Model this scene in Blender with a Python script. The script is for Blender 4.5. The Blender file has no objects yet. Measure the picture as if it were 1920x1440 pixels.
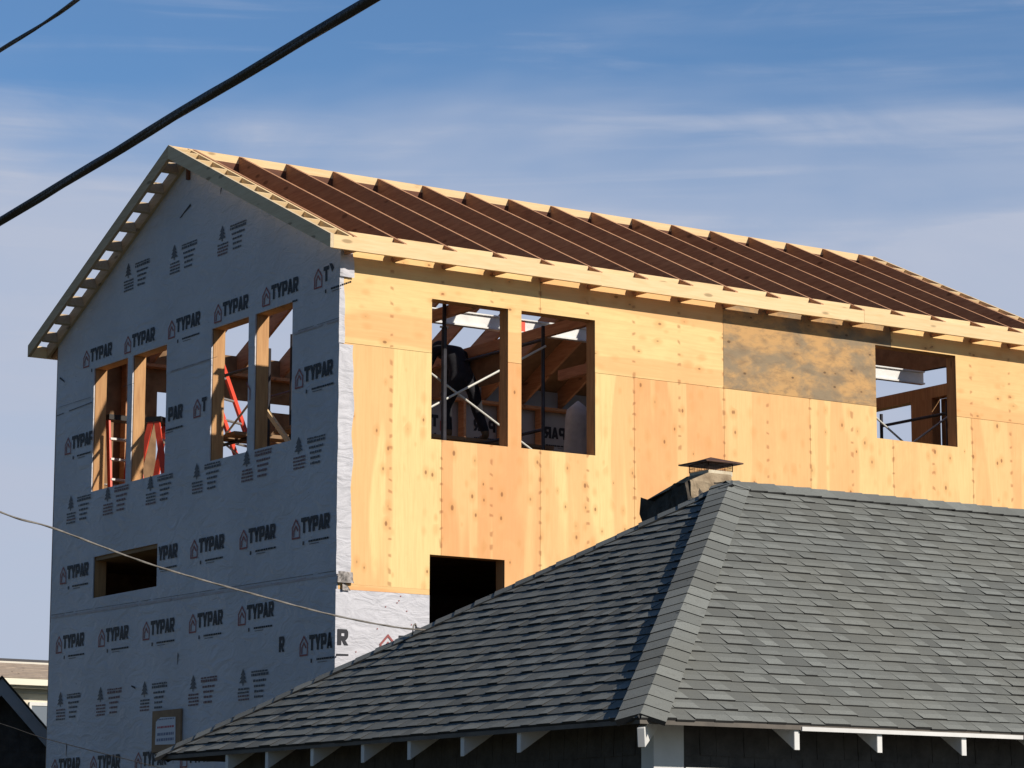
import bpy, bmesh, math, random
from mathutils import Vector, Matrix, noise
random.seed(7)
sc = bpy.context.scene
COL = sc.collection
R = math.radians

# ------------------------------------------------------------------ camera
cam_d = bpy.data.cameras.new('camera')
cam = bpy.data.objects.new('camera', cam_d); COL.objects.link(cam)
yaw, pitch, roll = 0.98559, 0.17253, 0.0018
fwd = Vector((math.cos(yaw)*math.cos(pitch), math.sin(yaw)*math.cos(pitch), math.sin(pitch)))
rt = Vector((math.sin(yaw), -math.cos(yaw), 0)); up = rt.cross(fwd)
r2 = rt*math.cos(roll)+up*math.sin(roll); u2 = up*math.cos(roll)-rt*math.sin(roll)
m = Matrix((r2, u2, -fwd)).transposed().to_4x4(); m.translation = Vector((-14.1668, -24.5362, 1.5948))
cam.matrix_world = m
cam_d.sensor_width = 36; cam_d.lens = 5351.0/1920*36
cam_d.clip_start = 0.1; cam_d.clip_end = 20000
sc.camera = cam

# ------------------------------------------------------------------ light
SUN = Vector((0.50, -1.0, 0.617)).normalized()      # towards the sun
SUN_EL = math.asin(SUN.z); SUN_AZ = math.atan2(SUN.x, SUN.y)
sd = bpy.data.lights.new('sun', 'SUN'); so = bpy.data.objects.new('sun', sd); COL.objects.link(so)
sd.energy = 4.9; sd.angle = R(0.55); sd.color = (1.0, 0.895, 0.755)
so.rotation_euler = SUN.to_track_quat('Z', 'Y').to_euler()
so.location = (10, -20, 30)

w = bpy.data.worlds.new('World'); sc.world = w; w.use_nodes = True
nt = w.node_tree; nt.nodes.clear()
def N(nt, t, **k):
    n = nt.nodes.new(t)
    for a, b in k.items():
        if a == 'ins':
            for i, v in b.items(): n.inputs[i].default_value = v
        else: setattr(n, a, b)
    return n
sky = N(nt, 'ShaderNodeTexSky', sky_type='NISHITA', sun_disc=False, sun_elevation=SUN_EL, sun_rotation=SUN_AZ,
        altitude=50, air_density=1.0, dust_density=0.6, ozone_density=2.5)
tc = N(nt, 'ShaderNodeTexCoord')
sepd = N(nt, 'ShaderNodeSeparateXYZ'); nt.links.new(tc.outputs['Generated'], sepd.inputs[0])
# thin streaky cirrus: direction stretched hard along the horizon
def lk(a, b): nt.links.new(a, b)
def noise_sky(scale, rotv, sc_, det, rough, dist):
    mp = N(nt, 'ShaderNodeMapping'); mp.inputs['Scale'].default_value = scale; mp.inputs['Rotation'].default_value = rotv
    lk(tc.outputs['Generated'], mp.inputs[0])
    ns = N(nt, 'ShaderNodeTexNoise', ins={'Scale': sc_, 'Detail': det, 'Roughness': rough, 'Distortion': dist}); lk(mp.outputs[0], ns.inputs['Vector'])
    return ns.outputs['Fac']
def mr(v, a, b, c, d):
    n = N(nt, 'ShaderNodeMapRange', interpolation_type='SMOOTHSTEP', ins={'From Min': a, 'From Max': b, 'To Min': c, 'To Max': d}); lk(v, n.inputs['Value']); return n.outputs[0]
def mt(op, a, b, c=None, clamp=False):
    n = N(nt, 'ShaderNodeMath', operation=op, use_clamp=clamp)
    for i, v in enumerate((a, b, c)):
        if v is None: continue
        if isinstance(v, (int, float)): n.inputs[i].default_value = v
        else: lk(v, n.inputs[i])
    return n.outputs[0]
n1 = noise_sky((1.5, 1.5, 9.0), (R(3), R(-4), R(20)), 2.0, 4.0, 0.5, 0.3)       # broad banks
n2 = noise_sky((2.0, 2.0, 26.0), (R(6), R(-9), R(35)), 2.6, 6.0, 0.55, 0.5)     # fine streaks
n3 = noise_sky((3.0, 3.0, 6.0), (0, 0, R(10)), 3.5, 6.0, 0.6, 0.6)
zz = mt('ADD', sepd.outputs['Z'], mt('MULTIPLY', mt('SUBTRACT', n1, 0.5), 0.16))
bank = mr(zz, 0.200, 0.280, 0.95, 0.0)
streak = mt('MULTIPLY', mr(n2, 0.42, 0.72, 0.02, 0.46), mr(n3, 0.32, 0.6, 0.25, 1.0))
veil = mt('ADD', bank, streak, clamp=True)
veil = mt('MULTIPLY', veil, mr(n3, 0.2, 0.75, 0.86, 1.0))
# the veil hangs over the north-east half of the sky only
dt = N(nt, 'ShaderNodeVectorMath', operation='DOT_PRODUCT'); dt.inputs[1].default_value = (0.55, 0.835, 0.0); lk(tc.outputs['Generated'], dt.inputs[0])
side = mr(dt.outputs['Value'], 0.35, 0.85, 0.0, 1.0)
gain = mt('MULTIPLY_ADD', side, 1.0, 1.0)
vm = N(nt, 'ShaderNodeVectorMath', operation='SCALE'); lk(sky.outputs[0], vm.inputs[0]); lk(gain, vm.inputs['Scale'])
tint = N(nt, 'ShaderNodeMixRGB', blend_type='MULTIPLY'); tint.inputs[0].default_value = 1.0; tint.inputs[2].default_value = (0.70, 0.93, 1.14, 1); lk(vm.outputs[0], tint.inputs[1])
mixs = N(nt, 'ShaderNodeMixRGB'); mixs.inputs[2].default_value = (9.1, 10.1, 12.6, 1)
lk(mt('MULTIPLY', veil, side), mixs.inputs[0]); lk(tint.outputs[0], mixs.inputs[1])
bg = N(nt, 'ShaderNodeBackground'); bg.inputs['Strength'].default_value = 0.052
wo = N(nt, 'ShaderNodeOutputWorld')
nt.links.new(mixs.outputs[0], bg.inputs[0]); nt.links.new(bg.outputs[0], wo.inputs[0])

sc.view_settings.view_transform = 'Standard'; sc.view_settings.look = 'None'
sc.view_settings.exposure = 0.0; sc.view_settings.gamma = 1.0
sc.cycles.max_bounces = 8; sc.cycles.diffuse_bounces = 4
sc.cycles.use_denoising = True

# ------------------------------------------------------------------ helpers
class MB:
    """collects polygons for one mesh"""
    def __init__(s): s.v=[]; s.f=[]; s.mi=[]; s.at=[]
    def poly(s, pts, mi=0, at=(0,0,0,0)):
        b=len(s.v); s.v+= [tuple(p) for p in pts]; s.f.append(tuple(range(b,b+len(pts)))); s.mi.append(mi); s.at.append(at)
    def prism(s, a, b, mi=0, at=(0,0,0,0)):
        """a, b: two matching outlines (bottom and top)"""
        n=len(a); base=len(s.v); s.v+=[tuple(p) for p in a]+[tuple(p) for p in b]
        fs=[tuple(base+i for i in range(n))[::-1], tuple(base+n+i for i in range(n))]
        fs+=[(base+i, base+(i+1)%n, base+n+(i+1)%n, base+n+i) for i in range(n)]
        for f in fs: s.f.append(f); s.mi.append(mi); s.at.append(at)
    def box(s, lo, hi, mi=0, at=(0,0,0,0)):
        x0,y0,z0=lo; x1,y1,z1=hi
        s.prism([(x0,y0,z0),(x1,y0,z0),(x1,y1,z0),(x0,y1,z0)],[(x0,y0,z1),(x1,y0,z1),(x1,y1,z1),(x0,y1,z1)],mi,at)
    def bar(s, a, b, wd, ht, mi=0, upv=(0,0,1), at=(0,0,0,0)):
        a=Vector(a); b=Vector(b); d=(b-a).normalized(); upv=Vector(upv)
        sd_=d.cross(upv); 
        if sd_.length<1e-4: sd_=d.cross(Vector((1,0,0)))
        sd_.normalize(); un=sd_.cross(d)
        q=[sd_*wd/2+un*ht/2, -sd_*wd/2+un*ht/2, -sd_*wd/2-un*ht/2, sd_*wd/2-un*ht/2]
        s.prism([a+k for k in q],[b+k for k in q],mi,at)
    def tube(s, pts, r, n=8, mi=0):
        pts=[Vector(p) for p in pts]; rs=r if isinstance(r,(list,tuple)) else [r]*len(pts)
        base=len(s.v); ref=Vector((0,0,1))
        for i,p in enumerate(pts):
            t=(pts[min(i+1,len(pts)-1)]-pts[max(i-1,0)]).normalized()
            rf=ref if abs(t.dot(ref))<.95 else Vector((1,0,0))
            x=t.cross(rf).normalized(); y=x.cross(t)
            for k in range(n):
                a=2*math.pi*k/n; s.v.append(tuple(p+(x*math.cos(a)+y*math.sin(a))*rs[i]))
        for i in range(len(pts)-1):
            for k in range(n):
                s.f.append((base+i*n+k, base+i*n+(k+1)%n, base+(i+1)*n+(k+1)%n, base+(i+1)*n+k)); s.mi.append(mi); s.at.append((0,0,0,0))
        s.f.append(tuple(base+k for k in range(n))[::-1]); s.f.append(tuple(base+(len(pts)-1)*n+k for k in range(n)))
        s.mi+=[mi,mi]; s.at+=[(0,0,0,0)]*2
    def build(s, name, mats, parent=None, smooth=False, bevel=0, merge=False):
        me=bpy.data.meshes.new(name); me.from_pydata(s.v,[],s.f)
        mats=mats if isinstance(mats,(list,tuple)) else [mats]
        for m_ in mats: me.materials.append(m_)
        me.polygons.foreach_set('material_index', s.mi)
        a=me.attributes.new('pdat','FLOAT_COLOR','CORNER')
        dat=[]
        for p in me.polygons:
            for _ in p.loop_indices: dat+=list(s.at[p.index])
        a.data.foreach_set('color', dat)
        if smooth: me.polygons.foreach_set('use_smooth',[True]*len(me.polygons))
        me.update()
        bm=bmesh.new(); bm.from_mesh(me)
        if merge: bmesh.ops.remove_doubles(bm,verts=bm.verts,dist=.0006)
        bmesh.ops.recalc_face_normals(bm, faces=bm.faces); bm.to_mesh(me); bm.free()
        o=bpy.data.objects.new(name, me); COL.objects.link(o)
        if parent is not None:
            o.parent=parent; o.matrix_parent_inverse=world_of(parent).inverted()
        if bevel:
            b=o.modifiers.new('bevel','BEVEL'); b.width=bevel; b.segments=1; b.limit_method='ANGLE'
        return o
def world_of(o):
    mt=Matrix.Translation(o.location)@o.rotation_euler.to_matrix().to_4x4()
    return (world_of(o.parent)@o.matrix_parent_inverse@mt) if o.parent else mt
def thing(name, label, cat, loc=(0,0,0), group=None):
    o=bpy.data.objects.new(name,None); COL.objects.link(o); o.location=loc; o.empty_display_size=.2
    o['label']=label; o['category']=cat
    if group: o['group']=group
    return o
def tag(o,label,cat,group=None):
    o['label']=label; o['category']=cat
    if group: o['group']=group
    return o
def copy_part(o, off, parent):
    c=o.copy(); COL.objects.link(c); c.parent=parent; c.matrix_parent_inverse=o.matrix_parent_inverse.copy()
    c.location=Vector(o.location)+Vector(off); return c

# ------------------------------------------------------------------ materials
def mat(name, base, rough=.8, spec=.3, nscale=0, namp=0, nstretch=(1,1,1), col2=None, bump=0, bscale=40, metal=0):
    M=bpy.data.materials.new(name); M.use_nodes=True; t=M.node_tree; b=t.nodes['Principled BSDF']
    b.inputs['Base Color'].default_value=(*base,1); b.inputs['Roughness'].default_value=rough
    b.inputs['Specular IOR Level'].default_value=spec; b.inputs['Metallic'].default_value=metal
    tcn=N(t,'ShaderNodeTexCoord')
    if nscale:
        mpn=N(t,'ShaderNodeMapping'); mpn.inputs['Scale'].default_value=nstretch; t.links.new(tcn.outputs['Object'],mpn.inputs[0])
        n=N(t,'ShaderNodeTexNoise',ins={'Scale':nscale,'Detail':5.0,'Roughness':.6}); t.links.new(mpn.outputs[0],n.inputs['Vector'])
        r=N(t,'ShaderNodeMapRange',ins={'From Min':.3,'From Max':.7}); t.links.new(n.outputs['Fac'],r.inputs['Value'])
        mxn=N(t,'ShaderNodeMixRGB'); mxn.inputs[1].default_value=(*base,1)
        c2=col2 or tuple(c*(1-namp) for c in base); mxn.inputs[2].default_value=(*c2,1)
        t.links.new(r.outputs[0],mxn.inputs[0]); t.links.new(mxn.outputs[0],b.inputs['Base Color'])
    if bump:
        n2=N(t,'ShaderNodeTexNoise',ins={'Scale':bscale,'Detail':4.0}); t.links.new(tcn.outputs['Object'],n2.inputs['Vector'])
        bp=N(t,'ShaderNodeBump',ins={'Strength':bump,'Distance':.02}); t.links.new(n2.outputs['Fac'],bp.inputs['Height']); t.links.new(bp.outputs[0],b.inputs['Normal'])
    return M

def math_(t,op,a,b=None,c=None,clamp=False):
    n=N(t,'ShaderNodeMath',operation=op,use_clamp=clamp)
    for i,v in enumerate((a,b,c)):
        if v is None: continue
        if isinstance(v,(int,float)): n.inputs[i].default_value=v
        else: t.links.new(v,n.inputs[i])
    return n.outputs[0]
def comb(t,x,y,z):
    n=N(t,'ShaderNodeCombineXYZ')
    for i,v in enumerate((x,y,z)):
        if isinstance(v,(int,float)): n.inputs[i].default_value=v
        else: t.links.new(v,n.inputs[i])
    return n.outputs[0]
def mixc(t,f,a,b,mode='MIX'):
    n=N(t,'ShaderNodeMixRGB',blend_type=mode)
    for i,v in enumerate((f,a,b)):
        if isinstance(v,(int,float)): n.inputs[i].default_value=v
        elif isinstance(v,tuple): n.inputs[i].default_value=(*v,1)
        else: t.links.new(v,n.inputs[i])
    return n.outputs[0]
def rng(t,v,a,b,c=0.,d=1.,smooth=True):
    n=N(t,'ShaderNodeMapRange',interpolation_type='SMOOTHSTEP' if smooth else 'LINEAR',ins={'From Min':a,'From Max':b,'To Min':c,'To Max':d})
    t.links.new(v,n.inputs['Value']); return n.outputs[0]

def plywood_mat():
    """pdat = (tone 0 pale..1 orange, seed, grain dir 0 vertical / 1 along X, weathering)"""
    M=bpy.data.materials.new('plywood'); M.use_nodes=True; t=M.node_tree; b=t.nodes['Principled BSDF']
    tcn=N(t,'ShaderNodeTexCoord'); s=N(t,'ShaderNodeSeparateXYZ'); t.links.new(tcn.outputs['Object'],s.inputs[0])
    A=N(t,'ShaderNodeAttribute',attribute_name='pdat'); sa=N(t,'ShaderNodeSeparateColor'); t.links.new(A.outputs['Color'],sa.inputs[0])
    tone,seed,dr=sa.outputs[0],sa.outputs[1],sa.outputs[2]; wth=A.outputs['Alpha']
    X,Z=s.outputs[0],s.outputs[2]
    XY=math_(t,'ADD',X,s.outputs[1])
    ac=math_(t,'ADD',math_(t,'MULTIPLY',XY,math_(t,'SUBTRACT',1.,dr)),math_(t,'MULTIPLY',Z,dr))
    al=math_(t,'ADD',math_(t,'MULTIPLY',Z,math_(t,'SUBTRACT',1.,dr)),math_(t,'MULTIPLY',XY,dr))
    sd10=math_(t,'MULTIPLY',seed,37.)
    def nz(sa_,sl,scale,detail=4.,rough=.55,dist=0.):
        n=N(t,'ShaderNodeTexNoise',ins={'Scale':scale,'Detail':detail,'Roughness':rough,'Distortion':dist})
        t.links.new(comb(t,math_(t,'MULTIPLY',ac,sa_),math_(t,'MULTIPLY',al,sl),sd10),n.inputs['Vector']); return n.outputs['Fac']
    strips=rng(t,nz(2.3,.20,1.,2.,.5,.25),.52,.56)
    strips2=rng(t,nz(9.,.5,1.,2.,.5,.3),.57,.6)
    grain=nz(26.,1.3,1.6,5.,.65,.6)
    blot=nz(1.6,1.1,1.4,4.,.6,.5)
    pale=(.84,.65,.31); orange=(.78,.41,.185)
    tn=math_(t,'ADD',tone,math_(t,'MULTIPLY',math_(t,'SUBTRACT',blot,.5),1.0),clamp=True)
    c=mixc(t,tn,pale,orange)
    flip=mixc(t,math_(t,'GREATER_THAN',tone,.45),orange,(.84,.62,.30))
    c=mixc(t,math_(t,'MULTIPLY',strips,.55),c,flip)
    c=mixc(t,math_(t,'MULTIPLY',strips2,.18),c,(.80,.47,.21))
    c=mixc(t,rng(t,grain,.35,.75,0.,.25),c,(.62,.34,.13))
    # knots
    v=N(t,'ShaderNodeTexVoronoi',ins={'Scale':1.,'Randomness':.9}); t.links.new(comb(t,math_(t,'MULTIPLY',ac,8.5),math_(t,'MULTIPLY',al,5.2),sd10),v.inputs['Vector'])
    sv=N(t,'ShaderNodeSeparateColor'); t.links.new(v.outputs['Color'],sv.inputs[0])
    rad=math_(t,'MULTIPLY_ADD',sv.outputs[1],.13,.055)
    inside=rng(t,math_(t,'DIVIDE',v.outputs['Distance'],rad),.55,1.05,1.,0.)
    halo=rng(t,math_(t,'DIVIDE',v.outputs['Distance'],rad),.8,3.6,.42,0.)
    keep=math_(t,'GREATER_THAN',sv.outputs[0],.36)
    c=mixc(t,math_(t,'MULTIPLY',halo,keep),c,(.66,.33,.12))
    c=mixc(t,math_(t,'MULTIPLY',math_(t,'MULTIPLY',inside,keep),.8),c,(.27,.12,.05))
    # nail lines on the studs
    nx=math_(t,'ABSOLUTE',math_(t,'SUBTRACT',math_(t,'FRACT',math_(t,'ADD',math_(t,'DIVIDE',X,.61),.5)),.5))
    n5=N(t,'ShaderNodeTexNoise',ins={'Scale':5.,'Detail':1.}); t.links.new(tcn.outputs['Object'],n5.inputs['Vector'])
    zj=math_(t,'ADD',math_(t,'DIVIDE',Z,.152),math_(t,'MULTIPLY',n5.outputs['Fac'],1.4))
    nzz=math_(t,'ABSOLUTE',math_(t,'SUBTRACT',math_(t,'FRACT',zj),.5))
    nj=math_(t,'ADD',nx,math_(t,'MULTIPLY',math_(t,'SUBTRACT',n5.outputs['Fac'],.5),.05))
    nail=math_(t,'MULTIPLY',rng(t,math_(t,'ABSOLUTE',nj),.012,.05,1.,0.),rng(t,nzz,.05,.17,1.,0.))
    c=mixc(t,math_(t,'MULTIPLY',nail,.62),c,(.42,.17,.07))
    # weathered sheet
    n3=N(t,'ShaderNodeTexNoise',ins={'Scale':1.5,'Detail':6.,'Roughness':.66,'Distortion':.25}); t.links.new(comb(t,XY,math_(t,'MULTIPLY',Z,1.7),sd10),n3.inputs['Vector'])
    n4=N(t,'ShaderNodeTexNoise',ins={'Scale':6.,'Detail':5.,'Roughness':.65,'Distortion':.2}); t.links.new(comb(t,XY,math_(t,'MULTIPLY',Z,2.0),3.3),n4.inputs['Vector'])
    wc=mixc(t,rng(t,n3.outputs['Fac'],.38,.58),(.29,.225,.15),(.56,.34,.15))
    wc=mixc(t,rng(t,n4.outputs['Fac'],.45,.68,0.,.55),wc,(.22,.16,.105))
    wc=mixc(t,math_(t,'MULTIPLY',math_(t,'MULTIPLY',inside,math_(t,'GREATER_THAN',sv.outputs[0],.1)),.85),wc,(.08,.05,.03))
    wc=mixc(t,math_(t,'MULTIPLY',halo,.7),wc,(.19,.13,.085))
    c=mixc(t,wth,c,wc)
    t.links.new(c,b.inputs['Base Color']); b.inputs['Roughness'].default_value=.75; b.inputs['Specular IOR Level'].default_value=.2
    bp=N(t,'ShaderNodeBump',ins={'Strength':.25,'Distance':.004}); t.links.new(grain,bp.inputs['Height']); t.links.new(bp.outputs[0],b.inputs['Normal'])
    return M

def lumber_mat(name, c1, c2, knots=True, ax=0):
    """sawn lumber: grain along one object axis"""
    M=bpy.data.materials.new(name); M.use_nodes=True; t=M.node_tree; b=t.nodes['Principled BSDF']
    tcn=N(t,'ShaderNodeTexCoord'); mpn=N(t,'ShaderNodeMapping')
    scl=[16,16,16]; scl[ax]=1.3; mpn.inputs['Scale'].default_value=scl
    oi=N(t,'ShaderNodeObjectInfo')
    va=N(t,'ShaderNodeVectorMath',operation='ADD'); t.links.new(tcn.outputs['Object'],va.inputs[0])
    t.links.new(comb(t,math_(t,'MULTIPLY',oi.outputs['Random'],9.),math_(t,'MULTIPLY',oi.outputs['Random'],5.),0.),va.inputs[1])
    t.links.new(va.outputs[0],mpn.inputs[0])
    n=N(t,'ShaderNodeTexNoise',ins={'Scale':2.2,'Detail':6.,'Roughness':.6,'Distortion':.5}); t.links.new(mpn.outputs[0],n.inputs['Vector'])
    c=mixc(t,rng(t,n.outputs['Fac'],.3,.75),c1,c2)
    c=mixc(t,rng(t,oi.outputs['Random'],0.,1.,0.,.35,False),c,tuple(k*.72 for k in c2))
    if knots:
        mp2=N(t,'ShaderNodeMapping'); s2=[9,9,9]; s2[ax]=3.; mp2.inputs['Scale'].default_value=s2; t.links.new(va.outputs[0],mp2.inputs[0])
        v=N(t,'ShaderNodeTexVoronoi',ins={'Scale':1.}); t.links.new(mp2.outputs[0],v.inputs['Vector'])
        sv=N(t,'ShaderNodeSeparateColor'); t.links.new(v.outputs['Color'],sv.inputs[0])
        k=math_(t,'MULTIPLY',rng(t,v.outputs['Distance'],.12,.24,1.,0.),math_(t,'GREATER_THAN',sv.outputs[0],.72))
        c=mixc(t,math_(t,'MULTIPLY',k,.7),c,tuple(q*.35 for q in c2))
    t.links.new(c,b.inputs['Base Color']); b.inputs['Roughness'].default_value=.8; b.inputs['Specular IOR Level'].default_value=.2
    return M

def wrap_mat(name, base):
    M=bpy.data.materials.new(name); M.use_nodes=True; t=M.node_tree; b=t.nodes['Principled BSDF']
    tcn=N(t,'ShaderNodeTexCoord')
    n=N(t,'ShaderNodeTexNoise',ins={'Scale':.9,'Detail':5.,'Roughness':.55}); t.links.new(tcn.outputs['Object'],n.inputs['Vector'])
    n2=N(t,'ShaderNodeTexNoise',ins={'Scale':38.,'Detail':3.,'Roughness':.6}); t.links.new(tcn.outputs['Object'],n2.inputs['Vector'])
    c=mixc(t,rng(t,n.outputs['Fac'],.35,.65),base,tuple(k*.9 for k in base))
    c=mixc(t,rng(t,n2.outputs['Fac'],.45,.8,0.,.18),c,tuple(k*.6 for k in base))
    t.links.new(c,b.inputs['Base Color']); b.inputs['Roughness'].default_value=.55; b.inputs['Specular IOR Level'].default_value=.25
    mpn=N(t,'ShaderNodeMapping'); mpn.inputs['Scale'].default_value=(1.2,1.2,2.6); t.links.new(tcn.outputs['Object'],mpn.inputs[0])
    n3=N(t,'ShaderNodeTexNoise',ins={'Scale':2.6,'Detail':5.,'Roughness':.55,'Distortion':1.2}); t.links.new(mpn.outputs[0],n3.inputs['Vector'])
    bp=N(t,'ShaderNodeBump',ins={'Strength':.45,'Distance':.06}); t.links.new(n3.outputs['Fac'],bp.inputs['Height']); t.links.new(bp.outputs[0],b.inputs['Normal'])
    return M

def shingle_mat():
    M=bpy.data.materials.new('asphalt_shingle'); M.use_nodes=True; t=M.node_tree; b=t.nodes['Principled BSDF']
    A=N(t,'ShaderNodeAttribute',attribute_name='pdat'); sa=N(t,'ShaderNodeSeparateColor'); t.links.new(A.outputs['Color'],sa.inputs[0])
    tcn=N(t,'ShaderNodeTexCoord')
    n=N(t,'ShaderNodeTexNoise',ins={'Scale':160.,'Detail':2.,'Roughness':.7}); t.links.new(tcn.outputs['Object'],n.inputs['Vector'])
    n2=N(t,'ShaderNodeTexNoise',ins={'Scale':1.1,'Detail':4.,'Roughness':.6}); t.links.new(tcn.outputs['Object'],n2.inputs['Vector'])
    n3=N(t,'ShaderNodeTexNoise',ins={'Scale':22.,'Detail':3.,'Roughness':.6}); t.links.new(tcn.outputs['Object'],n3.inputs['Vector'])
    c=mixc(t,sa.outputs[0],(.135,.146,.143),(.27,.292,.284))
    c=mixc(t,rng(t,n2.outputs['Fac'],.35,.7,0.,.25),c,(.21,.205,.17))
    c=mixc(t,rng(t,n3.outputs['Fac'],.5,.75,0.,.3),c,(.12,.125,.125))
    c=mixc(t,rng(t,n.outputs['Fac'],.3,.75,0.,.40),c,(.10,.10,.10))
    t.links.new(c,b.inputs['Base Color']); b.inputs['Roughness'].default_value=.92; b.inputs['Specular IOR Level'].default_value=.15
    bp=N(t,'ShaderNodeBump',ins={'Strength':.5,'Distance':.003}); t.links.new(n.outputs['Fac'],bp.inputs['Height']); t.links.new(bp.outputs[0],b.inputs['Normal'])
    return M

PLY=plywood_mat()
WRAP=wrap_mat('house_wrap',(.57,.58,.645))
INK=mat('black_ink',(.018,.02,.03),.6); INKR=mat('red_ink',(.30,.085,.085),.6)
INKF=mat('grey_ink',(.10,.105,.125),.6); INKFR=mat('grey_red_ink',(.19,.115,.125),.6); SEAM=mat('seam_tape',(.40,.33,.36),.6,nscale=9,col2=(.5,.5,.54))
RAFT=lumber_mat('rafter_lumber',(.60,.34,.195),(.42,.205,.115),ax=1)
SPF=lumber_mat('fascia_lumber',(.88,.69,.42),(.82,.57,.31),ax=0)
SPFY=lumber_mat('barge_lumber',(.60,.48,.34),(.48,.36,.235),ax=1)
SPFB=lumber_mat('sunlit_barge_lumber',(.74,.63,.46),(.62,.49,.33),ax=1)  # lighter barge copy, sunlight on the front slope put into its colour
STUD=lumber_mat('stud_lumber',(.62,.37,.18),(.46,.25,.12),ax=2)
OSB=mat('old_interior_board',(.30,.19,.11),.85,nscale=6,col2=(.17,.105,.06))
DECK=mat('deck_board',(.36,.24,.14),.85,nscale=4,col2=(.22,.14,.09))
SHG=shingle_mat()
RIDGE_SHADE=mat('ridge_shade_brown',(.17,.07,.045),.8,nscale=5,nstretch=(.4,3,3),col2=(.10,.045,.03))  # deep brown stands in for the unlit hollow under the ridge
WHT=mat('white_trim_paint',(.72,.73,.74),.5,nscale=5,col2=(.60,.61,.62))
DRIP=mat('grey_trim_edge',(.15,.135,.12),.7,nscale=6,col2=(.09,.082,.075))
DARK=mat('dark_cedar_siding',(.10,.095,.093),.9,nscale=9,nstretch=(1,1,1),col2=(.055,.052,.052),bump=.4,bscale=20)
BLK=mat('black_cable_jacket',(.012,.012,.014),.55,spec=.35,bump=.3,bscale=60)
GRYW=mat('weathered_grey_cable',(.22,.21,.20),.6,nscale=30,col2=(.12,.11,.10))
STEEL=mat('scaffold_steel',(.055,.055,.075),.5,metal=.3,nscale=10,col2=(.03,.03,.035))
GALV=mat('galvanised_brace',(.62,.63,.60),.45,metal=.2)
WHB=mat('white_painted_steel',(.80,.82,.82),.5,nscale=7,col2=(.66,.67,.68))
RED=mat('red_fibreglass',(.80,.10,.055),.45,nscale=6,col2=(.62,.065,.04))
ALU=mat('aluminium',(.6,.6,.6),.35,metal=.7)
TARP=mat('grey_white_sheet',(.80,.80,.78),.7,nscale=4,col2=(.42,.42,.43),bump=.6,bscale=5)

# ------------------------------------------------------------------ ground
g=MB(); g.poly([(-900,-900,0),(900,-900,0),(900,900,0),(-900,900,0)])
o=g.build('ground',mat('dry_grass_ground',(.07,.075,.035),.95,nscale=.6,col2=(.10,.085,.05),bump=.5,bscale=8)); o['kind']='structure'
g=MB(); g.poly([(-60,-22,.004),(60,-22,.004),(60,-15,.004),(-60,-15,.004)])
o=g.build('road',mat('asphalt',(.055,.055,.055),.9,nscale=30,col2=(.035,.035,.036),bump=.3)); o['kind']='structure'
g=MB(); g.box((-60,-14.9,0),(60,-13.4,.13))
o=g.build('pavement',mat('concrete',(.30,.29,.27),.9,nscale=3,col2=(.22,.21,.2))); o['kind']='structure'

# ================================================================== TALL HOUSE UNDER CONSTRUCTION
W=6.7816; L=9.78; SL=.4657; ZF=7.983; OV=.2756; YR=W/2
def ztop(y): return ZF+(min(y,W-y)+OV)*SL
ZR=ztop(YR)
house=thing('unfinished_house','tall unfinished house with bare plywood side, wrapped gable end and open rafter roof','house',(L/2,W/2,0))

def wall_cells(u0,u1,z0,topf,holes,extra_u=(),extra_z=()):
    """rectangles (ua,ub,za,zb_left,zb_right) of a wall minus its openings"""
    us=sorted(set([u0,u1]+[h for q in holes for h in (q[0],q[1])]+[e for e in extra_u if u0<e<u1]))
    out=[]
    for a,b in zip(us,us[1:]):
        mid=(a+b)/2; hs=sorted([(q[2],q[3]) for q in holes if q[0]<mid<q[1]])
        z=z0; spans=[]
        for h0,h1 in hs:
            spans.append((z,h0,h0)); z=h1
        spans.append((z,topf(a),topf(b)))
        for s0,ta,tb in spans:
            zs_=[s0]+[e for e in sorted(extra_z) if s0<e<min(ta,tb)]
            for i,zz in enumerate(zs_):
                if max(ta,tb)-zz<.002: continue
                if i+1<len(zs_): out.append((a,b,zz,zs_[i+1],zs_[i+1]))
                else: out.append((a,b,zz,ta,tb))
    return out

# ---- gable wall (faces -X) wrapped, with printed lettering in the same mesh
A_=(4.846,5.747,6.07,7.53); B_=(3.857,4.720,6.07,7.53); C_=(1.930,2.778,6.07,7.53); D_=(.973,1.786,6.07,7.53); E_=(3.986,5.631,4.815,5.294)
GH=[A_,B_,C_,D_,E_]
gw=MB()
gtop=lambda y: ztop(y)-.15
for a,b,z0,ta,tb in wall_cells(-.012,W,0,gtop,GH,extra_u=(YR,),extra_z=(4.62,7.185)):
    x0=0.0 if z0<4.6 else (.003 if z0<7.18 else 0.0)
    gw.prism([(x0,a,z0),(x0,b,z0),(x0,b,tb),(x0,a,ta)],[(.016,a,z0),(.016,b,z0),(.016,b,tb),(.016,a,ta)],0)
def inhole(y,z,pad=0.0): return any(h[0]-pad<y<h[1]+pad and h[2]-pad<z<h[3]+pad for h in GH)
def gpoly(pts,mi,lift=.004):
    cy=sum(p[0] for p in pts)/len(pts); cz=sum(p[1] for p in pts)/len(pts)
    if inhole(cy,cz,.015) : return
    gw.poly([(-lift,p[0],p[1]) for p in pts],mi)
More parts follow.
